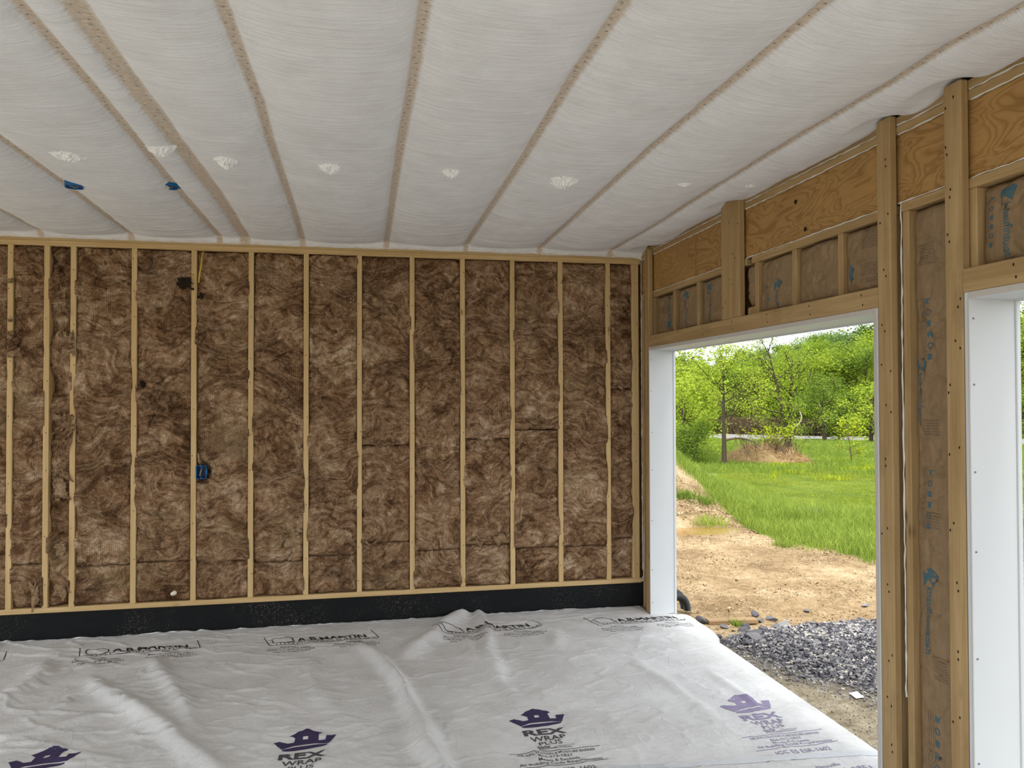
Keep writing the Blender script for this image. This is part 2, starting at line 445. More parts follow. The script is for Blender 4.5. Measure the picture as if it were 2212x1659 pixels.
M['leaf_far'] = leafmat('hazed_leaf', rgb(100, 128, 74), rgb(144, 166, 104))  # distance haze put into a paler, bluer leaf colour
M['leaf_dark'] = leafmat('dark_green_leaf', rgb(80, 108, 42), rgb(132, 154, 66))  # darker green foliage of some trees and shrubs
M['grass'] = leafmat('grass_blade', rgb(100, 130, 46), rgb(162, 178, 84), 0.3)
M['grass_pale'] = leafmat('mown_grass_blade', rgb(136, 152, 54), rgb(180, 184, 84), 0.3)
M['weed'] = leafmat('yellow_green_weed', rgb(140, 160, 36), rgb(194, 200, 62), 0.3)
M['bark'] = plain('grey_brown_bark', rgb(84, 74, 62), 0.9, 0.1, 20, 0.3, 0.01)
M['bark_pale'] = plain('pale_peeled_bark', rgb(196, 186, 166), 0.8, 0.1, 20, 0.15, 0.005)
M['twig'] = plain('dead_brown_twig', rgb(112, 94, 76), 0.9, 0.1, 20, 0.25)
M['straw'] = leafmat('dead_straw', rgb(168, 138, 98), rgb(204, 180, 140), 0.2)
#PART2
# ================================================================== STRUCTURE
YW = 6.09          # stud faces of the back wall
P1 = 2.250         # face of the goal-post boards round the door openings
P2 = 2.288         # stud faces of the right wall
PO = 2.43          # inside of the outer sheathing, right wall
# ---- slab
floor = board('floor', (-4.6, 2.47), (-0.9, 6.10), (-0.20, 0.0), M['concrete'], None, 0.004)
tag(floor, 'grey concrete slab almost wholly covered by the white sheet', 'floor', kind='structure')

# ---- back wall
wall_back = board('wall_back', (-4.6, 2.43), (YW + 0.145, YW + 0.16), (0.19, 3.0), M['ply'], None, 0)
tag(wall_back, 'back wall of open pine studs with brown insulation between them', 'wall', kind='structure')
def child_board(parent, name, xr, yr, zr, mat, bev=0.003):
    o = board(name, xr, yr, zr, mat, None, bev)
    o.parent = parent
    o.matrix_parent_inverse = Matrix.LocRotScale(parent.location, parent.rotation_euler, None).inverted()
    return o
child_board(wall_back, 'bottom_plate', (-4.6, 2.285), (YW - 0.002, YW + 0.14), (0.192, 0.230), M['stud'])
child_board(wall_back, 'top_plate', (-4.6, 2.285), (YW - 0.002, YW + 0.14), (2.842, 2.880), M['stud'])
child_board(wall_back, 'upper_top_plate', (-4.6, 2.43), (YW + 0.001, YW + 0.14), (2.880, 2.918), M['stud'])
STUDS = [-4.52, -4.11, -3.70, -3.29, -2.883, -2.475, -2.237, -2.061, -1.6485, -1.233, -0.825, -0.420, -0.018, 0.389, 0.790, 1.194, 1.595, 2.002]
for x in STUDS:
    o = child_board(wall_back, 'stud', (x - 0.019, x + 0.019), (YW, YW + 0.14), (0.230, 2.842), M['stud'], 0.002 + 0.0004 * (len(_bc) % 3))
child_board(wall_back, 'corner_stud', (2.209, 2.268), (YW, YW + 0.14), (0.230, 2.842), M['stud'])
# nail heads on the stud faces
def nails(parent, pts, axis, mat=None, rad=0.0032):
    A = Acc()
    th = np.linspace(0, 2 * np.pi, 7)[:-1]
    for p in pts:
        c = np.array(p, float)
        ring = []
        for k in th:
            d = np.array([math.cos(k) * rad, 0, math.sin(k) * rad * 1.5]) if axis == 'y' else np.array([0, math.cos(k) * rad, math.sin(k) * rad * 1.5])
            ring.append(c + d)
        tip = c + (np.array([0, -0.0012, 0]) if axis == 'y' else np.array([-0.0012, 0, 0]))
        A.add(np.array(ring + [tip]), np.array([[i, (i + 1) % 6, 6] for i in range(6)]))
    o = obj('nail_heads', A.mesh('nail_heads', False), mat or M['nail'])
    o.parent = parent
    o.matrix_parent_inverse = Matrix.LocRotScale(parent.location, parent.rotation_euler, None).inverted()
    o['kind'] = 'stuff'
    return o
pts = []
for x in STUDS[4:] + [2.238]:
    z = 0.30 + random.random() * 0.3
    while z < 2.8:
        pts.append((x + random.uniform(-0.011, 0.011), YW - 0.0005, z)); z += random.uniform(0.18, 0.55)
nails(wall_back, pts, 'y')

curb = board('baseboard_back', (-4.6, 2.428), (YW - 0.012, YW + 0.15), (0.0, 0.192), M['black'], None, 0.004)
tag(curb, 'black-coated foundation curb along the foot of the stud wall', 'curb', kind='structure')

# ---- right wall
DOORS = [(3.045, 5.815), (-0.25, 2.520)]       # openings (near Y, far Y)
HD0, HD1 = 2.131, 2.222
wall_right = empty('wall_right', (P2, 4.0, 0))
tag(wall_right, 'right wall of pine framing, plywood panels and two garage openings', 'wall', kind='structure')
WR = lambda name, xr, yr, zr, mat, bev=0.003: child_board(wall_right, name, xr, yr, zr, mat, bev)
# outer sheathing (closes the wall)
WR('sheathing', (PO, PO + 0.015), (-0.9, 6.25), (2.131, 3.0), M['ply'], 0)
WR('sheathing', (PO, PO + 0.015), (5.84, 6.25), (-0.1, 2.131), M['ply'], 0)
WR('sheathing', (PO, PO + 0.015), (2.545, 3.02), (-0.1, 2.131), M['ply'], 0)
WR('sheathing', (PO, PO + 0.015), (-0.9, -0.27), (-0.1, 2.131), M['ply'], 0)
# plates and headers
WR('top_plate', (P2, PO), (-0.9, 6.09), (2.915, 2.953), M['pine'])
WR('lower_top_plate', (P2, PO), (-0.9, 6.09), (2.876, 2.913), M['pine'])
for a, b, nm in [(5.86, 6.09, 'n'), (4.431, 5.859, 'w'), (2.991, 4.430, 'w'), (2.591, 2.990, 'w'), (-0.8, 2.590, 'w')]:
    WR('plywood_panel', (P2 + 0.010, P2 + 0.024), (a, b), (2.574, 2.875), M['ply'], 0.001)
for a, b in [(6.02, 6.09), (4.29, 5.85), (2.965, 4.23), (2.64, 2.93), (-0.4, 2.56)]:
    WR('header_plate', (P2, PO), (a, b), (2.532, 2.572), M['pine'])
# goal-post boards
for a, b, top in [(5.812, 5.901, 2.92), (2.950, 3.037, 2.958), (2.545, 2.634, 2.955), (-0.36, -0.27, 2.95)]:
    WR('goal_post', (P1, P2 - 0.0005), (a, b), (0.004, top), M['pine'], 0.005)
WR('spring_pad', (P1, P2 - 0.0005), (4.308, 4.547), (2.2225, 2.962), M['pine'], 0.003)
for a, b in [(3.038, 5.811), (-0.269, 2.544)]:
    WR('header_board', (P1, P2 - 0.0005), (a, b), (HD0, HD1), M['pine'], 0.003)
# header filler behind the boards, so the cripples have something to stand on
for a, b in [(3.0, 5.85), (-0.3, 2.545)]:
    WR('rough_header', (P2, PO), (a, b), (2.135, 2.218), M['pine'])
# cripple studs
for y in [5.845, 5.395, 4.985, 4.174, 3.773, 3.364, 2.535, 2.10, 1.70, 1.30, 0.90, 0.50, 0.10]:
    WR('cripple_stud', (P2 + 0.002, PO), (y - 0.020, y + 0.020), (2.218, 2.532), M['pine'])
# studs beside the openings
for y in (6.055, 5.985, 5.925, 5.845):
    WR('stud', (P2 + 0.002, PO), (y - 0.019, y + 0.019), (0.02, 2.532), M['pine'])
for y in (3.025, 2.985, 2.905, 2.61, 2.57):
    WR('stud', (P2 + 0.002, PO), (y - 0.019, y + 0.019), (0.02, 2.532), M['pine'])
WR('filler_block', (P2 + 0.012, PO), (4.19, 4.30), (2.22, 2.275), M['pine'])
WR('stud', (P2 + 0.002, PO), (-0.36, -0.29), (0.02, 2.532), M['pine'])
WR('bottom_plate', (P2 + 0.002, PO), (2.55, 3.03), (0.0, 0.019), M['pine'])
WR('bottom_plate', (P2 + 0.002, PO), (5.85, 6.08), (0.0, 0.019), M['pine'])
WR('panel_batten', (P2 + 0.004, P2 + 0.0095), (5.024, 5.034), (2.575, 2.874), M['ply'], 0.001)
# drilled holes in the plywood
for (y, z) in [(3.76, 2.785), (3.67, 2.618)]:
    V, F = tube_arrays([(P2 + 0.006, y, z), (P2 + 0.0105, y, z)], 0.0125, 12)
    V = np.vstack([V, [[P2 + 0.0092, y, z]]])
    F2 = [[i, (i + 1) % 12, 24] for i in range(12)]
    o = obj('drilled_hole', mesh_np('drilled_hole', V * [1, 1, 1], [np.array(F2)], False), M['nail']); o.parent = wall_right
    o.matrix_parent_inverse = Matrix.Translation(wall_right.location).inverted()
# white caulk beads
def bead(parent, pts, rad=0.0026, mat=None, name='caulk_bead', jit=0.0012, inv=True):
    P = [np.array(p, float) for p in pts]
    Q = []
    for a, b in zip(P[:-1], P[1:]):
        n = max(2, int(np.linalg.norm(b - a) / 0.035))
        for i in range(n): Q.append(a + (b - a) * i / n)
    Q.append(P[-1]); Q = np.array(Q) + RNG.normal(0, jit, (len(Q), 3)) * [0.4, 1, 1]
    V, F = tube_arrays(Q, rad * (1 + 0.35 * RNG.standard_normal(len(Q)).clip(-1, 1.5)), 5)
    o = obj(name, mesh_np(name, V, F), mat or M['caulk']); o.parent = parent
    if inv: o.matrix_parent_inverse = Matrix.LocRotScale(parent.location, parent.rotation_euler, None).inverted()
    return o
for a, b in [(4.55, 5.81), (3.04, 4.30), (2.64, 2.945), (0.0, 2.54), (5.905, 6.08)]:
    bead(wall_right, [(P2 - 0.001, a, 2.914), (P2 - 0.001, b, 2.914)])
    bead(wall_right, [(P2 + 0.004, a, 2.875), (P2 + 0.004, b, 2.875)], 0.0032)
    bead(wall_right, [(P2 + 0.003, a, 2.575), (P2 + 0.003, b, 2.575)], 0.003)
bead(wall_right, [(P2 + 0.001, 2.930, 2.58), (P2 + 0.001, 2.928, 1.4), (P2 + 0.001, 2.928, 0.45)], 0.0035)
bead(wall_right, [(P2 - 0.002, 6.074, 2.90), (P2 - 0.002, 6.074, 0.3)], 0.0035)
bead(wall_right, [(P2 + 0.000, 5.955, 2.50), (P2 + 0.000, 5.955, 0.35)], 0.003)
# nail heads on the right wall
pts = []
for (a, b, z0, z1, st) in [(2.955, 3.03, 0.2, 2.9, 0.21), (2.55, 2.625, 0.2, 2.9, 0.21), (4.32, 4.53, 2.3, 2.9, 0.16)]:
    z = z0
    while z < z1:
        pts.append((P1 - 0.0005, random.uniform(a, b), z)); pts.append((P1 - 0.0005, random.uniform(a, b), z + 0.03)); z += st * random.uniform(0.7, 1.5)
for y in np.arange(0.2, 5.8, 0.42):
    if 2.54 < y < 3.05: continue
    pts.append((P1 - 0.0005, y, 2.155)); pts.append((P1 - 0.0005, y + 0.01, 2.20))
nails(wall_right, pts, 'x', rad=0.0042)

# ---- white door jambs
def make_door(n, y0, y1, label):
    root = empty('door_%d' % n, (P1, (y0 + y1) / 2, 0))
    tag(root, label, 'doorway', kind='structure')
    j = lambda nm, xr, yr, zr, m=M['trim']: child_board(root, nm, xr, yr, zr, m, 0.002)
    sj = j('side_jamb', (P1 + 0.001, 2.452), (y1 - 0.006, y1 + 0.019), (0.006, HD0))
    j('side_jamb', (P1 + 0.001, 2.452), (y0 - 0.004, y0 + 0.022), (0.006, HD0))
    j('head_jamb', (P1 + 0.001, 2.452), (y0 + 0.022, y1 - 0.006), (HD0 - 0.026, HD0))
    j('jamb_stop', (2.452, 2.470), (y1 - 0.014, y1 + 0.02), (-0.02, HD0))
    j('jamb_stop', (2.452, 2.470), (y0 - 0.02, y0 + 0.030), (-0.02, HD0))
    j('jamb_stop', (2.452, 2.470), (y0 + 0.03, y1 - 0.014), (HD0 - 0.034, HD0 + 0.02))
    e = j('jamb_edge', (P1 - 0.0015, P1 + 0.001), (y0 + 0.0005, y0 + 0.021), (0.02, HD0), M['trim_edge'])
    e = j('jamb_edge', (P1 - 0.0015, P1 + 0.001), (y0 + 0.0225, y1 - 0.006), (HD0 - 0.025, HD0 - 0.001), M['trim_edge'])
    e = j('jamb_edge', (P1 - 0.0015, P1 + 0.001), (y1 - 0.0055, y1 + 0.0), (0.02, HD0), M['trim_edge'])
    A = Acc()
    for z in (0.10, 0.36, 0.75, 1.15, 1.45, 1.78, 2.03):
        V, F = tube_arrays([(P1 + 0.018, y1 - 0.006, z), (P1 + 0.018, y1 - 0.0085, z)], [0.0042, 0.0036], 8)
        V = np.vstack([V, [[P1 + 0.018, y1 - 0.0085, z]]])
        s = obj('screw_head', mesh_np('screw_head', V, [F, np.array([[8 + i, 8 + (i + 1) % 8, 16] for i in range(8)])], False), M['screw'])
        s.parent = sj; s.matrix_parent_inverse = Matrix.LocRotScale(sj.location, sj.rotation_euler, None).inverted()
    return root
make_door(1, DOORS[0][0], DOORS[0][1], 'white vinyl jamb around the open garage doorway showing trees')
make_door(2, DOORS[1][0], DOORS[1][1], 'white vinyl jamb of the second garage doorway at the right edge')

# ---- ceiling netting
SEAMS = {  # X of each truss edge against Y, read off along its length
    's1': [(2.0, -2.27), (6.1, -2.27)], 's2': [(2.0, -1.64), (4.7, -1.641), (6.1, -1.665)],
    's3': [(2.5, -1.027), (3.2, -1.024), (4.5, -1.045), (6.1, -1.046)],
    's4': [(2.5, -0.864), (3.06, -0.87), (3.84, -0.859), (4.74, -0.843), (6.1, -0.866)],
    's5': [(2.4, -0.422), (2.9, -0.417), (3.25, -0.409), (3.7, -0.422), (5.0, -0.429), (6.1, -0.444)],
    's6': [(2.3, 0.188), (2.9, 0.189), (3.7, 0.181), (6.1, 0.188)],
    's7': [(2.2, 0.787), (2.8, 0.782), (3.8, 0.80), (6.1, 0.809)],
    's8': [(2.0, 1.394), (3.0, 1.382), (3.5, 1.374), (4.5, 1.393), (6.1, 1.414)],
    's9': [(2.0, 2.001), (2.3, 1.98), (2.6, 1.998), (3.1, 1.985), (4.0, 1.994), (5.1, 2.022), (6.1, 2.014)],
    's0': [(2.0, -2.88), (6.1, -2.88)], 'sa': [(2.0, -3.49), (6.1, -3.49)], 'sb': [(2.0, -4.1), (6.1, -4.1)]}
SW = {k: 0.021 for k in SEAMS}; SW['s4'] = 0.040
def ceil_fields(X, Y):
    seam = np.zeros_like(X); names = sorted(SEAMS, key=lambda k: SEAMS[k][0][1])
    edges = []
    for k in names:
        ys = [p[0] for p in SEAMS[k]]; xs = [p[1] for p in SEAMS[k]]
        sx = np.interp(Y, ys, xs)
        d = np.abs(X - sx)
        seam = np.maximum(seam, np.clip(1.0 - (d - SW[k]) / 0.014, 0, 1) * 0.5 + np.clip(1.0 - d / SW[k], 0, 1) * 0.5)
        edges.append((sx, SW[k]))
    edges.append((np.full_like(X, 2.29), 0.0))
    sag = np.zeros_like(X)
    for (a, wa), (b, wb) in zip(edges[:-1], edges[1:]):
        w = (b - wb) - (a + wa)
        u = (X - (a + wa)) / np.maximum(w, 1e-3)
        m = (u > 0) & (u < 1)
        prof = np.clip(4 * u * (1 - u), 0, 1) ** 0.55
        sag = np.where(m, prof * 0.052 * np.minimum(1, np.maximum(w, 0.01) / 0.55 + 0.15), sag)
    dn = np.min([np.abs(X - e[0]) for e in edges], axis=0)
    puck = 0.0045 * np.exp(-(dn / 0.07)) * fbm(X * 4.0, Y * 46.0, 3, 2.0) * (dn > 0.02)
    ys = np.clip((6.08 - Y) / 0.25, 0, 1)
    crease = 0.004 * np.exp(-((Y - (3.68 - 0.012 * X + 0.02 * fbm(X * 3, Y * 0, 2, 5.0))) / 0.010) ** 2)
    crease += 0.003 * np.exp(-((Y - (4.9 + 0.03 * X)) / 0.02) ** 2)
    z = 2.948 - sag * ys ** 0.5 - 0.010 * fbm(X * 2.2, Y * 1.6, 4, 1.0) * (dn > 0.03) - puck - crease
    z -= 0.012 * np.abs(fbm(X * 1.2, Y * 12.0, 3, 8.0)) * np.clip((Y - 4.6) / 1.3, 0, 1) * (dn > 0.03)
    return seam, z
xs = np.concatenate([np.linspace(-4.6, -2.6, 60, endpoint=False), np.arange(-2.6, 2.29, 0.0125)])
ysv = np.concatenate([np.linspace(-0.9, 1.9, 50, endpoint=False), np.arange(1.9, 6.082, 0.016)])
X, Y = np.meshgrid(xs, ysv, indexing='ij')
seam, Z = ceil_fields(X, Y)
# at the back wall the net is pulled down over the upper plate
down = np.clip((Y - 6.05) / 0.03, 0, 1)
Z = Z * (1 - down) + (2.888 + 0.006 * fbm(X * 6, Y * 0, 3, 3.0)) * down
seam = np.where(Y > 6.05, np.maximum(seam, 0.62 * down), seam)
# along the right wall it is gathered onto the plates
dw = np.clip((X - 2.20) / 0.09, 0, 1)
Z = Z - dw ** 2 * (0.018 + 0.022 * fbm(X * 0, Y * 3.1, 4, 4.0))
for py in (2.99, 2.59, 4.43, 5.86):   # it lifts round the head of every post
    lift = np.exp(-((Y - py) / 0.10) ** 2) * np.clip((X - 2.12) / 0.13, 0, 1)
    Z = Z * (1 - lift) + np.maximum(Z, 2.972) * lift
Yg = np.where(Y > 6.075, 6.084, Y)
V = np.stack([X, Yg, Z], -1).reshape(-1, 3)
ceil_me = mesh_np('ceiling', V, grid_faces(len(xs), len(ysv), flip=True))
vattr(ceil_me, 'seam', seam)
ceiling = obj('ceiling', ceil_me, M['net'])
tag(ceiling, 'white netting ceiling bulging between tan truss seams', 'ceiling', kind='structure')
# roof deck above (stops short behind the camera to let sky light in)
roof = board('roof_deck', (-4.7, 2.48), (-0.9, 6.3), (3.01, 3.06), M['ply'], None, 0)
tag(roof, 'plywood deck hidden above the white ceiling netting', 'roof', kind='structure')
# staples along the seams
A = Acc()
for k, pl in SEAMS.items():
    if k in ('sa', 'sb', 's0'): continue
    y = 1.9
    while y < 6.0:
        x = np.interp(y, [p[0] for p in pl], [p[1] for p in pl]) + random.uniform(-0.6, 0.6) * SW[k]
        z = float(ceil_fields(np.array([[x]]), np.array([[y]]))[1][0, 0]) - 0.0012
        a = random.uniform(-0.5, 0.5); dx, dy = 0.006 * math.cos(a), 0.006 * math.sin(a)
        w = 0.0009
        V = [(x - dx, y - dy - w, z), (x + dx, y + dy - w, z), (x + dx, y + dy + w, z), (x - dx, y - dy + w, z), (x, y, z - 0.0016)]
        A.add(np.array(V), np.array([[0, 1, 4], [1, 2, 4], [2, 3, 4], [3, 0, 4]]))
        y += random.uniform(0.035, 0.06) if y < 4.2 else random.uniform(0.09, 0.14)
o = obj('staples', A.mesh('staples', False), M['staple'], ceiling); o['kind'] = 'stuff'
# torn, crumpled blow-in holes
def crumple(cx, cy, rx, ry, seed, h=0.03):
    n = 22
    u = np.linspace(-1, 1, n); U, W = np.meshgrid(u, u, indexing='ij')
    R = np.sqrt(U * U + W * W)
    th = np.arctan2(W, U)
    rr = 0.85 + 0.25 * fbm(np.cos(th) * 2, np.sin(th) * 2, 3, seed)
    x = cx + U * rx * rr; y = cy + W * ry * rr
    z0 = ceil_fields(x, y)[1]
    rid = 1 - np.abs(fbm(U * 2.6, W * 2.6, 4, seed + 3)) * 2.2
    z = z0 + 0.004 - (h * np.clip(1 - R, 0, 1) ** 0.7 * (0.25 + 0.9 * rid))
    keep = (R < 1.02 * (0.8 + 0.3 * rr))
    V = np.stack([x, y, z], -1).reshape(-1, 3); F = grid_faces(n, n, flip=True)
    F = F[np.all(keep.ravel()[F], axis=1)]
    return mesh_np('torn_patch', V, F, False)
for i, (cx, cy, rx, ry, h) in enumerate([(-1.385, 4.013, 0.085, 0.09, 0.022), (-0.945, 3.93, 0.075, 0.06, 0.032), (-0.657, 4.0, 0.065, 0.08, 0.04), (-0.158, 3.975, 0.065, 0.07, 0.036), (0.453, 3.943, 0.05, 0.055, 0.036), (1.06, 3.977, 0.08, 0.095, 0.045), (1.726, 3.908, 0.05, 0.04, 0.014), (2.13, 3.95, 0.03, 0.04, 0.012)]):
    o = obj('torn_patch', crumple(cx, cy, rx * 1.15, ry * 1.15, i * 3.7, h * 1.2), M['crumple'], ceiling)
    o['label'] = 'crumpled white plastic patch over a blow-in hole'
#PART3
# ================================================================== INSULATION IN THE BACK WALL
def batt_mesh(x0, x1, z0, z1, seed, base=-0.006, ragtop=0.008, ragbot=0.008, lean=0.0, torn=0.0, amp=1.0, dents=()):
    """soft batt: bulging grid front with rounded, ragged edges folded back into the bay"""
    nu = max(8, int((x1 - x0) / 0.0105)); nv = max(10, int((z1 - z0) / 0.0105))
    u = np.linspace(0, 1, nu); v = np.linspace(0, 1, nv)
    U, Vv = np.meshgrid(u, v, indexing='ij')
    # edges wander a little
    el = 0.006 * fbm(np.zeros_like(v) + 3.1, v * (z1 - z0) * 7, 4, seed) 
    er = 0.006 * fbm(np.zeros_like(v) + 9.1, v * (z1 - z0) * 7, 4, seed + 2)
    bt = ragbot * fbm(u * (x1 - x0) * 14, np.zeros_like(u), 4, seed + 4)
    tp = ragtop * fbm(u * (x1 - x0) * 14, np.zeros_like(u), 4, seed + 6)
    cl = np.clip(fbm(np.zeros_like(v) + 31.0, (z0 + v * (z1 - z0)) * 4.2, 3, seed + 60) * 2.6 - 0.25, 0, 1)
    crt = np.clip(fbm(np.zeros_like(v) + 47.0, (z0 + v * (z1 - z0)) * 4.2, 3, seed + 64) * 2.6 - 0.25, 0, 1)
    X = (x0 + 0.002 + np.maximum(el, -0.002) - 0.013 * cl)[None, :] * (1 - U) + (x1 - 0.002 + np.minimum(er, 0.002) + 0.013 * crt)[None, :] * U
    Z = (z0 + bt)[:, None] * (1 - Vv) + (z1 + tp)[:, None] * Vv
    S = (X + seed * 3.3); T = Z
    wx = 0.10 * fbm(S * 5, T * 5, 3, seed + 8); wz = 0.10 * fbm(S * 5, T * 5, 3, seed + 12)
    o = 0.022 * fbm(S * 3.6, T * 2.6, 3, seed) + 0.017 * fbm((S + wx) * 11, (T + wz) * 13, 4, seed + 1)
    # creases: sunk lines, mostly running across the bay
    rd = np.abs(fbm((S + wx) * 2.6, (T + wz) * 6.5, 3, seed + 20))
    o -= 0.030 * np.exp(-(rd / 0.05) ** 2) * np.clip(0.35 + 1.6 * fbm(S * 2, T * 2.4, 2, seed + 25), 0, 1)
    rd2 = np.abs(fbm((S + wz) * 9, (T + wx) * 12, 3, seed + 31))
    o -= 0.008 * np.exp(-(rd2 / 0.05) ** 2)
    o = o * amp + base
    if torn: o -= torn * np.clip(fbm(S * 9, T * 5, 4, seed + 40) + 0.2, 0, 1)
    de = np.minimum(X - x0, x1 - X); dz = np.minimum(Z - Z[:, :1], Z[:, -1:] - Z)
    rec = 0.020 * (0.45 + 0.75 * fbm(S * 0 + 5, T * 3.4, 3, seed + 50)).clip(0, 1.2)
    sidecov = np.where(U < 0.5, cl[None, :], crt[None, :])
    eg = np.exp(-(np.maximum(de, 0) / 0.022) ** 1.5)
    o = o - (rec + 0.004) * eg * (1 - sidecov)
    o = o * (1 - eg * sidecov) + np.maximum(o, 0.009) * eg * sidecov
    om = np.minimum(U, 1 - U) < 0.5 / nu
    o = np.where(om & (sidecov > 0.25), np.minimum(o, 0.003), o)
    o -= 0.016 * np.exp(-(np.maximum(dz, 0) / 0.010) ** 1.3)
    o += lean * (Vv - 0.5)
    o = np.minimum(o, 0.026)
    for (dx, dz_, rx, rz, dp) in dents:
        k_ = np.exp(-(((X - dx) / rx) ** 2 + ((Z - dz_) / rz) ** 2) ** 2); o = o * (1 - k_) - dp * k_
    Yf = YW - o
    front = np.stack([X, Yf, Z], -1)
    # side skirt going back into the bay
    idx = np.arange(nu * nv).reshape(nu, nv)
    loop = np.concatenate([idx[:, 0], idx[-1, 1:], idx[-2::-1, -1], idx[0, -2:0:-1]])
    fv = front.reshape(-1, 3)
    back = fv[loop].copy(); back[:, 1] = YW + 0.125
    n0 = len(fv); m = len(loop); k = np.arange(m); k2 = (k + 1) % m
    sk = np.stack([loop[k], n0 + k, n0 + k2, loop[k2]], 1)
    return mesh_np('insulation_batt', np.vstack([fv, back]), [grid_faces(nu, nv), sk])

ORD = ['first', 'second', 'third', 'fourth', 'fifth', 'sixth', 'seventh', 'eighth', 'ninth', 'tenth', 'eleventh', 'twelfth', 'thirteenth']
BG = 'brown fibreglass batts in the back wall'
# (left stud, right stud, list of split heights)
BAYS = [(-2.883, -2.475, [0.62]), (-2.475, -2.237, [0.540]), (-2.237, -2.061, []), (-2.061, -1.6485, [0.512]), (-1.6485, -1.233, [0.521]),
        (-1.233, -0.825, [0.510]), (-0.825, -0.420, [0.486]), (-0.420, -0.018, [0.521]), (-0.018, 0.389, [0.605, 1.361]), (0.389, 0.790, [0.530]),
        (0.790, 1.194, [0.556, 1.401]), (1.194, 1.595, [0.516, 1.471]), (1.595, 2.002, [0.511]), (2.002, 2.228, [0.567, 1.80])]
DENTS = {5: ((-1.176, 1.18, 0.062, 0.075, 0.085), (-1.19, 2.72, 0.03, 0.14, 0.035)), 4: ((-1.595, 1.84, 0.03, 0.04, 0.05),),
         9: ((0.735, 0.66, 0.030, 0.10, 0.06),), 10: ((1.085, 0.62, 0.05, 0.05, 0.02),), 12: (), 13: ((2.03, 1.85, 0.03, 0.05, 0.05),)}
for bi, (a, b, sp) in enumerate(BAYS):
    x0, x1 = a + 0.019, b - 0.019
    zs = [0.232] + sp + [2.840]
    where = 'in the bay at the left edge' if bi == 0 else 'in the %s full bay from left' % ORD[bi - 1]
    if bi == 13: where = 'in the narrow bay at the right corner'
    for k in range(len(zs) - 1):
        nseg = len(zs) - 1
        if nseg == 1: lb = 'ragged torn strip of brown fibreglass filling the narrowest stud bay'
        elif k == 0: lb = 'short brown fibreglass piece at the foot ' + where
        elif nseg == 2: lb = 'tall brown fibreglass batt ' + where
        elif k == 1: lb = 'middle brown fibreglass batt of three ' + where
        else: lb = 'uppermost brown fibreglass batt of three ' + where
        me = batt_mesh(x0, x1, zs[k] + 0.003, zs[k + 1] - 0.003, bi * 7.3 + k * 2.1 + 1,
                       base=-0.004 - (0.006 if k == 0 else 0.0), torn=0.10 if nseg == 1 else 0.0, amp=1.25 if k == 0 else 1.0,
                       lean=-0.014 if (nseg == 3 and k > 0) else -0.006,
                       dents=DENTS.get(bi, ()))
        o = obj('insulation_batt', me, M['wool'])
        tag(o, lb, 'insulation', BG)
for a, b, lb in [(-4.52, -4.11, 'brown fibreglass batt four bays beyond the left edge of the photo'), (-4.11, -3.70, 'brown fibreglass batt three bays beyond the left edge of the photo'), (-3.70, -3.29, 'brown fibreglass batt two bays beyond the left edge of the photo'), (-3.29, -2.883, 'brown fibreglass batt one bay beyond the left edge of the photo')]:
    tag(obj('insulation_batt', batt_mesh(a + 0.019, b - 0.019, 0.235, 2.838, a), M['wool']), lb, 'insulation', BG)
# ---- loose tufts pulled out of the batts
def flake(c, w, h, seed, n=4, out=0.03, lie=False):
    """ragged shreds: crumpled little sheets with torn outlines"""
    rs = np.random.default_rng(seed); A = Acc(); m = 16
    for i in range(n):
        u = np.linspace(-1, 1, m); U, W = np.meshgrid(u, u, indexing='ij')
        th = np.arctan2(W, U); R = np.hypot(U, W)
        edge = 0.72 + 0.55 * fbm(np.cos(th) * 2.2, np.sin(th) * 2.2, 4, seed + i)
        keep = R < edge
        cx = c[0] + rs.normal(0, 0.35) * w * (n > 1); cz = c[2] + rs.normal(0, 0.45) * h * (n > 1)
        a = rs.normal(0, 0.6); k = rs.uniform(0.6, 1.1)
        X_ = cx + (U * math.cos(a) * w - W * math.sin(a) * h) * k
        Z_ = cz + (U * math.sin(a) * w + W * math.cos(a) * h) * k
        d = fbm(U * 1.6, W * 1.6, 4, seed + 7 + i)
        Y_ = c[1] - (0.004 if lie else out * (0.25 + 0.9 * np.abs(d) + 0.35 * rs.random()) * np.clip(1.15 - R * 0.5, 0, 1)) - 0.004 * d
        V = np.stack([X_, Y_, Z_], -1).reshape(-1, 3)
        B = V + [0, 0.004, 0]
        F = grid_faces(m, m); F = F[np.all(keep.ravel()[F], axis=1)]
        if len(F): A.add(np.vstack([V, B]), np.vstack([F, F[:, ::-1] + m * m]))
    return A.mesh('fibre_tuft')
def lump(c, r, seed, sub=3, rough=0.5):
    bm = bmesh.new(); bmesh.ops.create_icosphere(bm, subdivisions=sub, radius=1)
    P = np.array([v.co[:] for v in bm.verts])
    k = 1 + rough * fbm(P[:, 0] * 1.7 + P[:, 2], P[:, 1] * 1.7 - P[:, 2] * 0.7, 4, seed)
    P = P * k[:, None] * np.array(r) + np.array(c)
    for v, p in zip(bm.verts, P): v.co = p
    me = bpy.data.meshes.new('lump'); bm.to_mesh(me); bm.free()
    me.polygons.foreach_set('use_smooth', np.ones(len(me.polygons), bool))
    return me
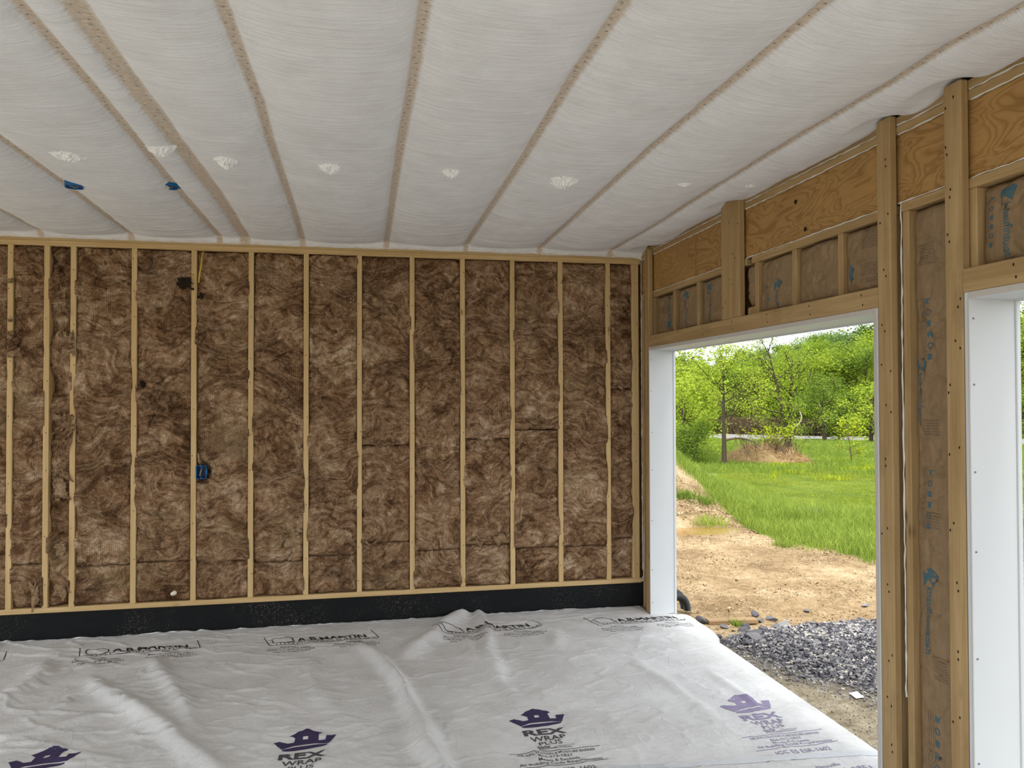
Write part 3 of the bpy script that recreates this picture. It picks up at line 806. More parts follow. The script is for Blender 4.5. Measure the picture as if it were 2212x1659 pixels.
for (c, w, h, n, sd, out, lb) in [
        ((-2.478, YW, 2.575), 0.035, 0.020, 2, 1, 0.030, 'loose wisp of fibre across the leftmost stud near its top'),
        ((-2.478, YW, 2.30), 0.045, 0.022, 2, 2, 0.030, 'pale fibre wisp hanging over the leftmost stud, lower one'),
        ((-2.455, YW, 2.14), 0.060, 0.070, 5, 3, 0.035, 'large shaggy fibre flap lapping over the leftmost stud'),
        ((-2.13, YW - 0.002, 2.45), 0.035, 0.09, 4, 4, 0.02, 'shaggy fibre fold near the top of the narrowest bay'),
        ((-2.10, YW - 0.002, 2.15), 0.040, 0.10, 5, 14, 0.025, 'shaggy fibre tuft in the upper part of the narrowest bay'),
        ((-2.095, YW - 0.002, 1.55), 0.035, 0.16, 6, 5, 0.02, 'shaggy fibre tuft halfway up the narrowest bay'),
        ((-2.13, YW - 0.002, 1.15), 0.040, 0.12, 5, 15, 0.02, 'long fibre shred low in the middle of the narrowest bay'),
        ((-2.13, YW - 0.002, 0.64), 0.045, 0.05, 5, 6, 0.03, 'curled fibre shreds low in the narrowest bay'),
        ((-2.12, YW - 0.002, 0.36), 0.040, 0.07, 5, 7, 0.03, 'pale fibre shreds at the foot of the narrowest bay'),
        ((-2.30, YW - 0.002, 0.34), 0.030, 0.10, 3, 16, 0.02, 'fibre strip standing in the short piece beside the narrowest bay'),
        ((0.09, YW - 0.004, 0.615), 0.075, 0.018, 4, 8, 0.022, 'rolled fibre edge between two batts beside the centre stud'),
        ((0.93, YW - 0.004, 0.572), 0.070, 0.016, 4, 9, 0.02, 'frayed fibre edge left of the pale torn lump'),
        ((0.98, YW - 0.004, 1.42), 0.12, 0.020, 4, 10, 0.02, 'frayed fibre lip across the third batt right of centre'),
        ((0.17, YW - 0.004, 1.37), 0.12, 0.022, 4, 11, 0.02, 'folded fibre lip across the batt just right of the centre stud'),
        ((2.13, YW - 0.004, 1.82), 0.07, 0.018, 3, 12, 0.022, 'curled fibre lip in the narrow corner bay')]:
    tag(obj('fibre_tuft', flake(c, w, h, sd, n, out), M['tuft'] if sd in (1, 2, 6, 7, 9, 16) else M['wool']), lb, 'fibre', 'loose fibre tufts on the back wall')
o = obj('fibre_lump', lump((1.085, YW - 0.006, 0.60), (0.048, 0.026, 0.046), 4.0, 3, 1.3), M['tuft'])
tag(o, 'pale torn lump of fibre sticking out above a short bottom piece', 'fibre')
o = obj('foam_wad', lump((-1.365, YW - 0.010, 0.292), (0.022, 0.018, 0.020), 2.0, 2, 0.5), M['foam'])
tag(o, 'small white foam wad stuck on a short bottom batt', 'foam')
o = obj('burnt_or_shade_patch', flake((-1.310, YW - 0.018, 2.60), 0.075, 0.055, 24, 3, 0.0, True), M['burnt_or_shade'])
tag(o, 'dark charred patch high on the batt left of the yellow cable', 'patch')
o = obj('burnt_or_shade_patch', flake((-1.592, YW + 0.038, 1.84), 0.045, 0.050, 26, 1, 0.0, True), M['burnt_or_shade'])  # black sheet standing in for the shade inside a hole
tag(o, 'small black patch painting the dark of a hole beside the third full stud', 'patch')
o = obj('burnt_or_shade_patch', flake((-1.185, YW - 0.004, 2.49), 0.030, 0.035, 28, 2, 0.0, True), M['burnt_or_shade'])
tag(o, 'little dark patch right of the stud below the yellow cable', 'patch')

# ---- electrics on the back wall
def tubeobj(name, pts, rad, mat, parent=None, sides=8):
    P = [np.array(p, float) for p in pts]
    # Catmull-Rom smoothing
    Q = []
    for i in range(len(P) - 1):
        p0 = P[max(i - 1, 0)]; p1 = P[i]; p2 = P[i + 1]; p3 = P[min(i + 2, len(P) - 1)]
        for s in np.linspace(0, 1, 7, endpoint=False):
            Q.append(0.5 * ((2 * p1) + (-p0 + p2) * s + (2 * p0 - 5 * p1 + 4 * p2 - p3) * s * s + (-p0 + 3 * p1 - 3 * p2 + p3) * s ** 3))
    Q.append(P[-1])
    V, F = tube_arrays(Q, rad, sides)
    return obj(name, mesh_np(name, V, F), mat, parent)
o = tubeobj('yellow_cable', [(-1.172, YW + 0.03, 2.842), (-1.174, YW - 0.006, 2.80), (-1.180, YW - 0.016, 2.72), (-1.192, YW - 0.014, 2.65), (-1.200, YW + 0.004, 2.60)], 0.0065, M['yellow'])
tag(o, 'yellow electric cable coming down from the top plate beside a stud', 'cable')

def wall_box():
    root = empty('electrical_box', (-1.176, YW, 1.132))
    tag(root, 'blue plastic electrical box nailed to a stud of the back wall', 'electrical box')
    x0, x1, z0, z1, th = -0.036, 0.036, 0.0, 0.098, 0.004
    yf, yb = -0.014, 0.06
    def part(nm, xr, yr, zr, m): 
        o = board(nm, xr, yr, zr, m, root, 0.001); return o
    part('side_wall', (x0, x0 + th), (yf, yb), (z0, z1), M['blue']); part('side_wall', (x1 - th, x1), (yf, yb), (z0, z1), M['blue'])
    part('end_wall', (x0 + th, x1 - th), (yf, yb), (z0, z0 + th), M['blue']); part('end_wall', (x0 + th, x1 - th), (yf, yb), (z1 - th, z1), M['blue'])
    part('back_wall', (x0 + th, x1 - th), (yb - th, yb), (z0 + th, z1 - th), M['blue_in'])
    part('screw_boss', (-0.005, 0.005), (yf, yb - 0.02), (z1 - th - 0.008, z1 - th), M['blue']); part('screw_boss', (-0.005, 0.005), (yf, yb - 0.02), (z0 + th, z0 + th + 0.008), M['blue'])
    part('nail_bracket', (x1, x1 + 0.006), (yf + 0.002, 0.02), (0.03, 0.07), M['blue'])
    tubeobj('wire', [(0.003, 0.05, 0.085), (0.0, 0.0, 0.075), (-0.010, -0.004, 0.03), (-0.014, 0.01, 0.018)], 0.0016, M['copper'], root, 6)
    tubeobj('wire', [(0.004, 0.05, 0.085), (-0.004, 0.002, 0.05), (-0.006, 0.0, 0.02)], 0.0014, M['copper'], root, 6)
    tubeobj('cable_tail', [(-0.012, 0.03, 0.098), (-0.018, 0.004, 0.130), (-0.026, 0.006, 0.185)], 0.0028, M['copper'], root, 6)
    tubeobj('cable_tail', [(0.004, 0.03, 0.098), (-0.006, 0.006, 0.128), (-0.022, 0.008, 0.19)], 0.0024, M['tuft'], root, 6)
wall_box()
# ceiling boxes showing through slits in the netting
def ceiling_box(cx, cy, rot, label):
    z = float(ceil_fields(np.array([[cx]]), np.array([[cy]]))[1][0, 0])
    root = empty('ceiling_box', (cx, cy, z)); root.rotation_euler = (0, 0, rot)
    tag(root, label, 'electrical box', 'blue boxes in the ceiling')
    A = Acc()
    def ring(r0_, r1_, z0_, z1_, n=20, asp=1.0):
        th = np.linspace(0, 2 * np.pi, n, endpoint=False)
        c, s = np.cos(th), np.sin(th)
        # rounded square outline
        k = 1 / np.maximum(np.abs(c), np.abs(s)) ** 0.6
        V = np.concatenate([np.stack([c * k * r * asp, s * k * r, np.full(n, zz)], 1) for r, zz in ((r1_, z1_), (r1_, z0_), (r0_, z0_), (r0_, z1_))])
        F = []
        for a in range(3):
            for i in range(n): F.append((a * n + i, a * n + (i + 1) % n, (a + 1) * n + (i + 1) % n, (a + 1) * n + i))
        return V, np.array(F)
    V, F = ring(0.040, 0.046, -0.016, 0.045); obj('rim', mesh_np('rim', V, F, False), M['blue'], root)
    n = 20; th = np.linspace(0, 2 * np.pi, n, endpoint=False)
    V = np.vstack([np.stack([np.cos(th) * 0.043 / np.maximum(np.abs(np.cos(th)), np.abs(np.sin(th))) ** 0.6, np.sin(th) * 0.043 / np.maximum(np.abs(np.cos(th)), np.abs(np.sin(th))) ** 0.6, np.full(n, -0.009)], 1), [[0, 0, -0.0085]]])
    obj('box_back', mesh_np('box_back', V, np.array([[i, n, (i + 1) % n] for i in range(n)]), False), M['blue_in'], root)
    board('mounting_ear', (0.040, 0.060), (-0.012, 0.012), (-0.009, -0.004), M['blue'], root, 0.001)
    tubeobj('wire', [(0.02, 0.01, -0.008), (0.005, 0.0, -0.015), (-0.02, -0.01, -0.010)], 0.0018, M['copper'], root, 6)
    return root
ceiling_box(-1.567, 4.632, 0.2, 'flat blue electrical box in the ceiling on the left seam')
ceiling_box(-1.068, 4.628, 0.5, 'blue electrical box in the ceiling beside the narrow seam pair')

# ================================================================== KRAFT-FACED BATTS IN THE RIGHT WALL
def kraft_front(y, z, y0, y1, z0, z1, seed, rec, bul):
    u = (y - y0) / (y1 - y0); v = (z - z0) / (z1 - z0)
    e = np.clip(4 * u * (1 - u), 0, 1) ** 0.45
    H_ = max(0.25, (z1 - z0)); dz = np.minimum(z - z0, z1 - z)
    ev = np.clip(dz / 0.06, 0, 1) ** 0.5
    o = bul * e * (0.35 + 0.65 * ev)
    o = o + 0.018 * fbm(y * 6, z * 4.0, 4, seed) * e - 0.010 * np.exp(-(np.abs(fbm(y * 5 + z * 4, z * 7 - y * 3, 3, seed + 5)) / 0.05) ** 2) * e + 0.007 * (1 - np.abs(fbm(y * 11 + z * 6, z * 9, 3, seed + 3)) * 2) * np.clip(1 - dz / 0.16, 0, 1)
    rd = np.abs(fbm(y * 3 + z * 2, z * 4, 2, seed + 9)); o = o - 0.006 * np.exp(-(rd / 0.03) ** 2)
    o = o - 0.02 * np.clip(1 - dz / 0.02, 0, 1)
    return P2 + rec - o
KR = []
def kraft(y0, y1, z0, z1, seed, label, rec=0.036, bul=0.034):
    y0 += 0.0008; y1 -= 0.0008; z0 += 0.001; z1 -= 0.001
    nu = max(8, int((y1 - y0) / 0.008)); nv = max(10, int((z1 - z0) / 0.009))
    y = np.linspace(y0, y1, nu); z = np.linspace(z0, z1, nv)
    Yv, Zv = np.meshgrid(y, z, indexing='ij')
    Xv = kraft_front(Yv, Zv, y0, y1, z0, z1, seed, rec, bul)
    fv = np.stack([Xv, Yv, Zv], -1).reshape(-1, 3)
    idx = np.arange(nu * nv).reshape(nu, nv)
    loop = np.concatenate([idx[:, 0], idx[-1, 1:], idx[-2::-1, -1], idx[0, -2:0:-1]])
    back = fv[loop].copy(); back[:, 0] = PO - 0.003
    n0 = len(fv); m = len(loop); k = np.arange(m); k2 = (k + 1) % m
    sk = np.stack([loop[k2], n0 + k2, n0 + k, loop[k]], 1)
    root = obj('kraft_batt', mesh_np('kraft_batt', np.vstack([fv, back]), [grid_faces(nu, nv, flip=True), sk]), M['kraft'])
    tag(root, label, 'insulation', 'kraft-faced batts in the right wall')
    fn = lambda yy, zz: kraft_front(yy, zz, y0, y1, z0, z1, seed, rec, bul)
    return root, fn, (y0, y1, z0, z1)

# ---- lettering
_tc = {}
def text_tris(s, bold=0.0, shear=0.0):
    """triangles of a line of text, cap height 1, left aligned at 0"""
    key = (s, bold, shear)
    if key in _tc: return _tc[key]
    cu = bpy.data.curves.new('t', 'FONT'); cu.body = s; cu.size = 1.0; cu.offset = bold; cu.shear = shear
    cu.resolution_u = 3
    o = bpy.data.objects.new('t', cu); COL.objects.link(o)
    dg = bpy.context.evaluated_depsgraph_get()
    me = bpy.data.meshes.new_from_object(o.evaluated_get(dg))
    bm = bmesh.new(); bm.from_mesh(me)
    bmesh.ops.triangulate(bm, faces=bm.faces[:])
    V = np.array([v.co[:] for v in bm.verts]); F = np.array([[v.index for v in f.verts] for f in bm.faces])
    bm.free()
    bpy.data.objects.remove(o); bpy.data.curves.remove(cu); bpy.data.meshes.remove(me)
    V = V[:, :2]; V[:, 0] -= V[:, 0].min(); V /= 0.70
    _tc[key] = (V, F)
    return _tc[key]
def place_text(s, x0, x1, yb, h, bold=0.0, shear=0.0):
    V, F = text_tris(s, bold, shear); W = V.copy()
    W[:, 0] = x0 + (x1 - x0) * V[:, 0] / V[:, 0].max(); W[:, 1] = yb + V[:, 1] * h
    return W, F
def poly_tris(pts, hole=None):
    bm = bmesh.new()
    vs_ = [bm.verts.new((p[0], p[1], 0)) for p in pts]
    es = [bm.edges.new((vs_[i], vs_[(i + 1) % len(vs_)])) for i in range(len(vs_))]
    if hole:
        hs = [bm.verts.new((p[0], p[1], 0)) for p in hole]
        es += [bm.edges.new((hs[i], hs[(i + 1) % len(hs)])) for i in range(len(hs))]
    bmesh.ops.triangle_fill(bm, use_beauty=True, edges=es)
    bm.verts.index_update()
    V = np.array([v.co[:2] for v in bm.verts]); F = np.array([[v.index for v in f.verts] for f in bm.faces])
    bm.free()
    return V, F
def stroke(pts, w):
    pts = np.array(pts, float); t_ = np.gradient(pts, axis=0); t_ /= np.linalg.norm(t_, axis=1)[:, None] + 1e-9
    n_ = np.stack([-t_[:, 1], t_[:, 0]], 1) * w / 2
    V = np.vstack([pts + n_, pts - n_]); k = len(pts)
    F = np.array([[i, i + 1, k + i + 1] for i in range(k - 1)] + [[i, k + i + 1, k + i] for i in range(k - 1)])
    return V, F
def drape(name, parts, fn, mat, parent, maxlen=0.02):
    """parts: list of (V2,F); fn maps (a,b)->xyz"""
    A = Acc()
    for V, F in parts:
        if len(F): A.add(np.column_stack([V, np.zeros(len(V))]), F)
    bm = bmesh.new()
    V = np.concatenate(A.V); F = np.concatenate(A.F)
    bv = [bm.verts.new(p) for p in V]
    for f in F:
        try: bm.faces.new([bv[i] for i in f])
        except ValueError: pass
    for it in range(5):
        le = [e for e in bm.edges if e.calc_length() > maxlen]
        if not le: break
        bmesh.ops.subdivide_edges(bm, edges=le, cuts=1)
        bmesh.ops.triangulate(bm, faces=[f for f in bm.faces if len(f.verts) > 3])
    P = np.array([v.co[:] for v in bm.verts])
    Q = fn(P[:, 0], P[:, 1])
    for v, q in zip(bm.verts, Q): v.co = q
    me = bpy.data.meshes.new(name); bm.to_mesh(me); bm.free()
    me.polygons.foreach_set('use_smooth', np.ones(len(me.polygons), bool))
    o = obj(name, me, mat, parent)
    return o
ARROW = [(-0.50, 0.30), (0.05, 0.50), (0.52, 0.22), (0.20, -0.30), (-0.18, -0.02), (-0.48, -0.45)]
def rot90(V): return np.stack([V[:, 1], -V[:, 0]], 1)      # lettering that reads downwards
def kraft_prints(kb, logos, icons, blocks, flip=False):
    """logos: (y,z,size); icons: (y,z,pitch,n); blocks: (y,z,w,h) small print"""
    root, fn, (y0, y1, z0, z1) = kb
    def to3(p, q):
        yy = np.clip(p, y0 + 0.004, y1 - 0.004); zz = np.clip(q, z0 + 0.004, z1 - 0.004)
        return np.stack([fn(yy, zz) - 0.0012, yy, zz], 1)
    blue, grey = [], []
    for (y, z, s) in logos:
        sg = -1 if flip else 1
        ar = np.array(ARROW) * s; V, F = poly_tris(ar)
        V = V * [-1, 1] * sg + [y, z]; blue.append((V, F[:, ::-1]))
        V, F = text_tris('knaufinsulation', 0.012)
        k = s * 2.9 / V[:, 0].max(); hgt = s * 0.42
        W = np.stack([V[:, 1] * hgt - 0.25 * s, -V[:, 0] * k - 0.36 * s], 1)
        W = W * [-1, 1] * sg + [y, z]; blue.append((W, F[:, ::-1]))
    for (y, z, pt, n) in icons:
        for i in range(n):
            w = pt * 0.26
            zc = z - i * pt
            if i % 3 == 1:
                th = np.linspace(0, 2 * np.pi, 9); blue.append(stroke(np.stack([y + w * np.cos(th), zc + w * np.sin(th)], 1), w * 0.45))
            else:
                blue.append((np.array([(y - w, zc - w), (y + w, zc - w), (y + w, zc + w), (y - w, zc + w)]), np.array([[0, 1, 2], [0, 2, 3]])))
        for j in range(3):
            yy = y + pt * (0.55 + 0.28 * j)
            V, F = text_tris('insulation batts for walls and floors R-value 21', 0.0)
            L = pt * n * 0.95; k = L / V[:, 0].max()
            W = np.stack([V[:, 1] * pt * 0.16, -V[:, 0] * k], 1) * [-1, 1] + [yy, z + pt * 0.4]; grey.append((W, F[:, ::-1]))
    for (y, z, w, h) in blocks:
        n = max(3, int(h / 0.011))
        for i in range(n):
            zc = z + h / 2 - i * h / n
            V, F = text_tris('fit snugly between the framing members' if i % 2 else 'keep facing towards the warm side', 0.0)
            W = V.copy(); W[:, 0] = -V[:, 0] * w / V[:, 0].max() + y + w / 2; W[:, 1] = V[:, 1] * h / n * 0.62 + zc
            grey.append((W, F[:, ::-1]))
    if blue: drape('blue_print', blue, to3, M['ink_blue'], root, 0.03)['kind'] = 'stuff'
    if grey: drape('small_print', grey, to3, M['ink_kraft'], root, 0.06)['kind'] = 'stuff'
ZB, ZT = 2.219, 2.531
k1 = kraft(5.416, 5.825, ZB, ZT, 1, 'kraft-faced batt above the doorway nearest the far corner', 0.05)
kraft_prints(k1, [(5.55, 2.30, 0.09)], [], [(5.62, 2.40, 0.22, 0.05)], True)
k2 = kraft(5.006, 5.374, ZB, ZT, 2, 'kraft-faced batt above the doorway, second from the far corner')
kraft_prints(k2, [(5.17, 2.46, 0.07)], [(5.30, 2.40, 0.036, 4)], [])
k3 = kraft(4.552, 4.964, ZB, ZT, 3, 'kraft-faced batt above the doorway just left of the wide pad')
kraft_prints(k3, [(4.80, 2.465, 0.085)], [(4.91, 2.46, 0.042, 5)], [])
k4 = kraft(4.195, 4.303, 2.276, ZT, 4, 'small kraft-faced batt squeezed right of the wide pad')
k5 = kraft(3.794, 4.153, ZB, ZT, 5, 'kraft-faced batt with blue print, second right of the wide pad')
kraft_prints(k5, [(3.93, 2.36, 0.075)], [(4.05, 2.365, 0.034, 4)], [])
k6 = kraft(3.385, 3.752, ZB, ZT, 6, 'plain kraft-faced batt between two cripples over the doorway')
kraft_prints(k6, [], [], [(3.50, 2.50, 0.05, 0.03)])
k7 = kraft(3.046, 3.343, ZB, ZT, 7, 'kraft-faced batt over the doorway touching the tall post')
kraft_prints(k7, [], [], [(3.14, 2.46, 0.12, 0.10), (3.14, 2.30, 0.12, 0.09)])
V2 = np.array([(3.30, 2.36), (3.265, 2.36), (3.265, 2.30), (3.285, 2.275), (3.305, 2.30)])
drape('blue_print', [(V2, np.array([[0, 1, 2], [0, 2, 3], [0, 3, 4]])[:, ::-1])], lambda p, q: np.stack([k7[1](p, q) - 0.0012, p, q], 1), M['ink_blue'], k7[0])
k8 = kraft(2.630, 2.885, 0.021, ZT, 8, 'tall kraft-faced batt standing between the two door posts', 0.040, 0.024)
kraft_prints(k8, [(2.845, 1.86, 0.075), (2.80, 0.98, 0.095)], [(2.79, 2.13, 0.046, 6), (2.795, 1.42, 0.044, 6), (2.765, 0.42, 0.05, 6)], [(2.80, 2.32, 0.10, 0.09), (2.78, 1.60, 0.09, 0.07), (2.77, 1.22, 0.08, 0.07), (2.74, 0.62, 0.07, 0.10)])
k9 = kraft(2.121, 2.514, ZB, ZT, 9, 'kraft-faced batt above the second doorway at the right edge', 0.045)
kraft_prints(k9, [(2.38, 2.47, 0.085)], [(2.462, 2.47, 0.034, 6)], [])
# ---- white cable with a looped end in the far corner
o = tubeobj('white_cable', [(P2 - 0.006, 6.02, 0.62), (P2 - 0.010, 6.022, 0.48), (P2 - 0.012, 6.025, 0.30), (P2 - 0.014, 6.028, 0.24), (P2 - 0.016, 6.04, 0.215), (P2 - 0.016, 6.05, 0.235), (P2 - 0.014, 6.03, 0.26)], 0.0028, M['whitewire'])
tag(o, 'thin white cable with a looped end hanging in the far corner', 'cable')
#PART4
# ================================================================== WHITE SHEET ON THE FLOOR
def seg_dist(X, Y, pl):
    best = np.full_like(X, 9.0); par = np.zeros_like(X); side = np.zeros_like(X)
    L = 0.0; tot = sum(math.dist(a, b) for a, b in zip(pl[:-1], pl[1:]))
    for a, b in zip(pl[:-1], pl[1:]):
        dx, dy = b[0] - a[0], b[1] - a[1]; l2 = dx * dx + dy * dy; l = math.sqrt(l2)
        t_ = np.clip(((X - a[0]) * dx + (Y - a[1]) * dy) / l2, 0, 1)
        d = np.hypot(X - a[0] - t_ * dx, Y - a[1] - t_ * dy)
        m = d < best
        best = np.where(m, d, best); par = np.where(m, (L + t_ * l) / tot, par)
        L += l
    return best, par
RIDGES = [  # polyline, height, half width
    ([(-0.02, 5.55), (0.166, 4.882), (0.251, 4.357), (0.319, 3.931), (0.36, 3.5), (0.38, 3.1)], 0.050, 0.055),
    ([(-1.38, 5.50), (-1.15, 5.0), (-0.95, 4.45), (-0.88, 4.2)], 0.032, 0.055),
    ([(-1.66, 5.20), (-1.257, 4.597), (-1.03, 4.256), (-0.80, 3.95), (-0.55, 3.55)], 0.042, 0.062),
    ([(0.76, 6.04), (0.60, 5.85), (0.42, 5.42), (0.30, 5.10)], 0.042, 0.085),
    ([(0.92, 6.04), (0.87, 5.6), (0.845, 5.0), (0.83, 4.6)], 0.030, 0.055),
    ([(0.68, 5.6), (0.787, 4.924), (0.859, 4.234)], 0.018, 0.045),
    ([(-2.10, 5.55), (-1.95, 5.25), (-1.98, 4.95), (-2.1, 4.6)], 0.030, 0.09),
    ([(-2.6, 5.3), (-2.3, 4.6), (-1.7, 4.0)], 0.022, 0.07),
    ([(-0.35, 5.3), (-0.30, 4.8), (-0.15, 4.3)], 0.012, 0.06),
    ([(1.75, 4.9), (1.80, 4.3), (1.86, 3.8)], 0.010, 0.05),
    ([(2.10, 4.55), (2.15, 4.15), (2.16, 3.9)], 0.012, 0.03),
    ([(1.2, 5.9), (1.35, 5.5), (1.3, 5.1)], 0.014, 0.06),
    ([(0.55, 4.1), (0.75, 3.8), (0.85, 3.5)], 0.008, 0.03),
    ([(-2.2, 4.25), (-1.6, 4.4), (-1.3, 4.6)], 0.015, 0.05)]
def sheet_z(X, Y):
    X = np.asarray(X, float); Y = np.asarray(Y, float)
    wx = 0.06 * fbm(X * 1.8, Y * 1.8, 2, 61); wy = 0.06 * fbm(X * 1.8, Y * 1.8, 2, 63)
    z = np.full_like(X, 0.007)
    for i, (pl, h, w) in enumerate(RIDGES):
        d, p = seg_dist(X + wx, Y + wy, pl)
        e = np.clip(np.minimum(p, 1 - p) * 5, 0, 1) ** 0.7
        if i in (3, 4): e = np.clip((1 - p) * 4, 0, 1) ** 0.7      # these run right up to the wall
        z = z + 1.3 * h * e * np.exp(-(d / (0.9 * w)) ** 2)
    z = z + 0.007 * (fbm(X * 1.7 + Y * 0.6, Y * 1.5, 3, 70) + 0.35).clip(0, 1)
    cr = np.abs(fbm((X + wx) * 3.0 + Y * 1.5, (Y + wy) * 5.0 - X * 1.2, 3, 75))
    z = z + 0.0045 * np.exp(-(cr / 0.07) ** 2) + 0.0022 * (fbm(X * 14, Y * 14, 3, 77) + 0.5).clip(0, 1.2)
    left = np.clip((0.6 - X) / 2.5, 0, 1)
    dg = np.abs(fbm(X * 2.0 - Y * 1.0, Y * 5.0 + X * 2.2, 3, 79))
    z = z + 0.012 * left * np.exp(-(dg / 0.075) ** 2)
    flat = np.clip((2.47 - X) / 0.12, 0.25, 1)
    return np.maximum(0.0025, z * flat)
SX0, SX1 = -4.2, 2.476
xs = np.concatenate([np.linspace(SX0, -2.9, 50, endpoint=False), np.arange(-2.9, SX1, 0.0125), [SX1]])
ysv = np.concatenate([np.linspace(-0.8, 3.0, 60, endpoint=False), np.arange(3.0, 6.076, 0.0125)])
X, Y = np.meshgrid(xs, ysv, indexing='ij')
Z = sheet_z(X, Y)
Ye = np.where(Y > 6.055, 6.064 + 0.010 * fbm(X * 5, X * 0, 4, 81), Y)      # wavy far edge
V = np.stack([X, Ye, Z], -1).reshape(-1, 3)
F = grid_faces(len(xs), len(ysv))
cen = V[F].mean(1)
bad = (cen[:, 0] > 2.246) & (((cen[:, 1] > 5.807) & (cen[:, 1] < 6.2)) | ((cen[:, 1] > 2.53) & (cen[:, 1] < 3.035)))
F = F[~bad]
# the turned-down edge outside the doorway
ny = ysv[(ysv > 3.04) & (ysv < 5.80)]
T = np.linspace(0, 1, 9)
YY, TT = np.meshgrid(ny, T, indexing='ij')
Lh = 0.030 + 0.012 * fbm(ny * 3, ny * 0, 3, 85) + 0.20 * np.clip((ny - 5.22) / 0.22, 0, 1) ** 1.3
ang = np.clip((ny - 5.15) / 0.3, 0, 1)
a1 = np.radians(78 - 46 * ang)
XX = SX1 + Lh[:, None] * TT * np.cos(a1)[:, None]
ZZ = sheet_z(np.full_like(YY, SX1), YY) * (1 - TT) - Lh[:, None] * TT ** (1.25 + 1.3 * ang[:, None]) * np.sin(a1)[:, None] * 0.95 + 0.006 * fbm(YY * 9, TT * 2, 2, 87) * TT
V2 = np.stack([XX, YY, ZZ], -1).reshape(-1, 3)
n0 = len(V)
sheet = obj('house_wrap_sheet', mesh_np('house_wrap_sheet', np.vstack([V, V2]), [F, grid_faces(len(ny), len(T), n0, True)]), M['wrap'])
tag(sheet, 'large white printed house-wrap sheet wrinkled over the garage floor', 'plastic sheet')
on_sheet = lambda a, b: np.stack([np.minimum(a, 2.470), b, sheet_z(np.minimum(a, 2.470), b) + 0.0016], 1)

# ---- printing on the sheet
def roofer(ox, with_left=True):
    dk, gy = [], []
    P = lambda x, y: (ox + x + (5.62 - y) * 0.30 * 0 + 0.30 * (5.62 - y), y)      # the print leans a little
    def txt(lst, s, x0, x1, yb, h, bold=0.0):
        V, F = place_text(s, x0, x1, yb, h, bold)
        V[:, 0] += ox + 0.30 * (5.62 - V[:, 1]); lst.append((V, F))
    def ln(lst, pts, w): lst.append(stroke([P(*p) for p in pts], w))
    ln(dk, [(-0.635, 5.80), (-0.635, 5.60)], 0.006); ln(dk, [(0.130, 5.83), (0.130, 5.65)], 0.006)
    ln(dk, [(-0.635, 5.60), (-0.40, 5.605), (-0.1, 5.612), (0.130, 5.64)], 0.005)
    ln(dk, [(-0.62, 5.72), (-0.56, 5.76), (-0.49, 5.775), (-0.445, 5.73)], 0.007)
    ln(dk, [(-0.595, 5.725), (-0.595, 5.64), (-0.455, 5.64)], 0.008); ln(dk, [(-0.455, 5.735), (-0.455, 5.66)], 0.008)
    for i in range(6): ln(dk, [(-0.585 + i * 0.028, 5.635), (-0.585 + i * 0.028, 5.607)], 0.004)
    txt(dk, 'A.B.MARTIN', -0.43, 0.055, 5.672, 0.060, 0.03)
    txt(dk, 'ROOFING SUPPLY LLC', -0.43, 0.115, 5.622, 0.038, -0.004)
    for s, yb in zip(('Ephrata', 'Phone: 717-445-6885', 'Toll Free: 800-373-3703', 'Fax: 717-445-7693'), (5.545, 5.508, 5.470, 5.432)):
        w = {'E': 0.10, 'P': 0.28, 'T': 0.32, 'F': 0.24}[s[0]]; txt(gy, s, -0.52 - w / 2, -0.52 + w / 2, yb, 0.021, 0.004)
    for s, yb in zip(('Newville', 'Phone: 717-776-5951', 'Toll Free: 800-782-2712', 'Fax: 717-776-0112'), (5.565, 5.530, 5.495, 5.460)):
        w = {'N': 0.10, 'P': 0.28, 'T': 0.32, 'F': 0.24}[s[0]]; txt(gy, s, -0.07 - w / 2, -0.07 + w / 2, yb, 0.021, 0.004)
    drape('printed_lettering', dk, on_sheet, M['ink_black'], sheet)['kind'] = 'stuff'
    drape('printed_addresses', gy, on_sheet, M['ink_grey'], sheet)['kind'] = 'stuff'
for ox in (-2.44, -1.215, 0.0, 1.205, 2.385):
    roofer(ox)
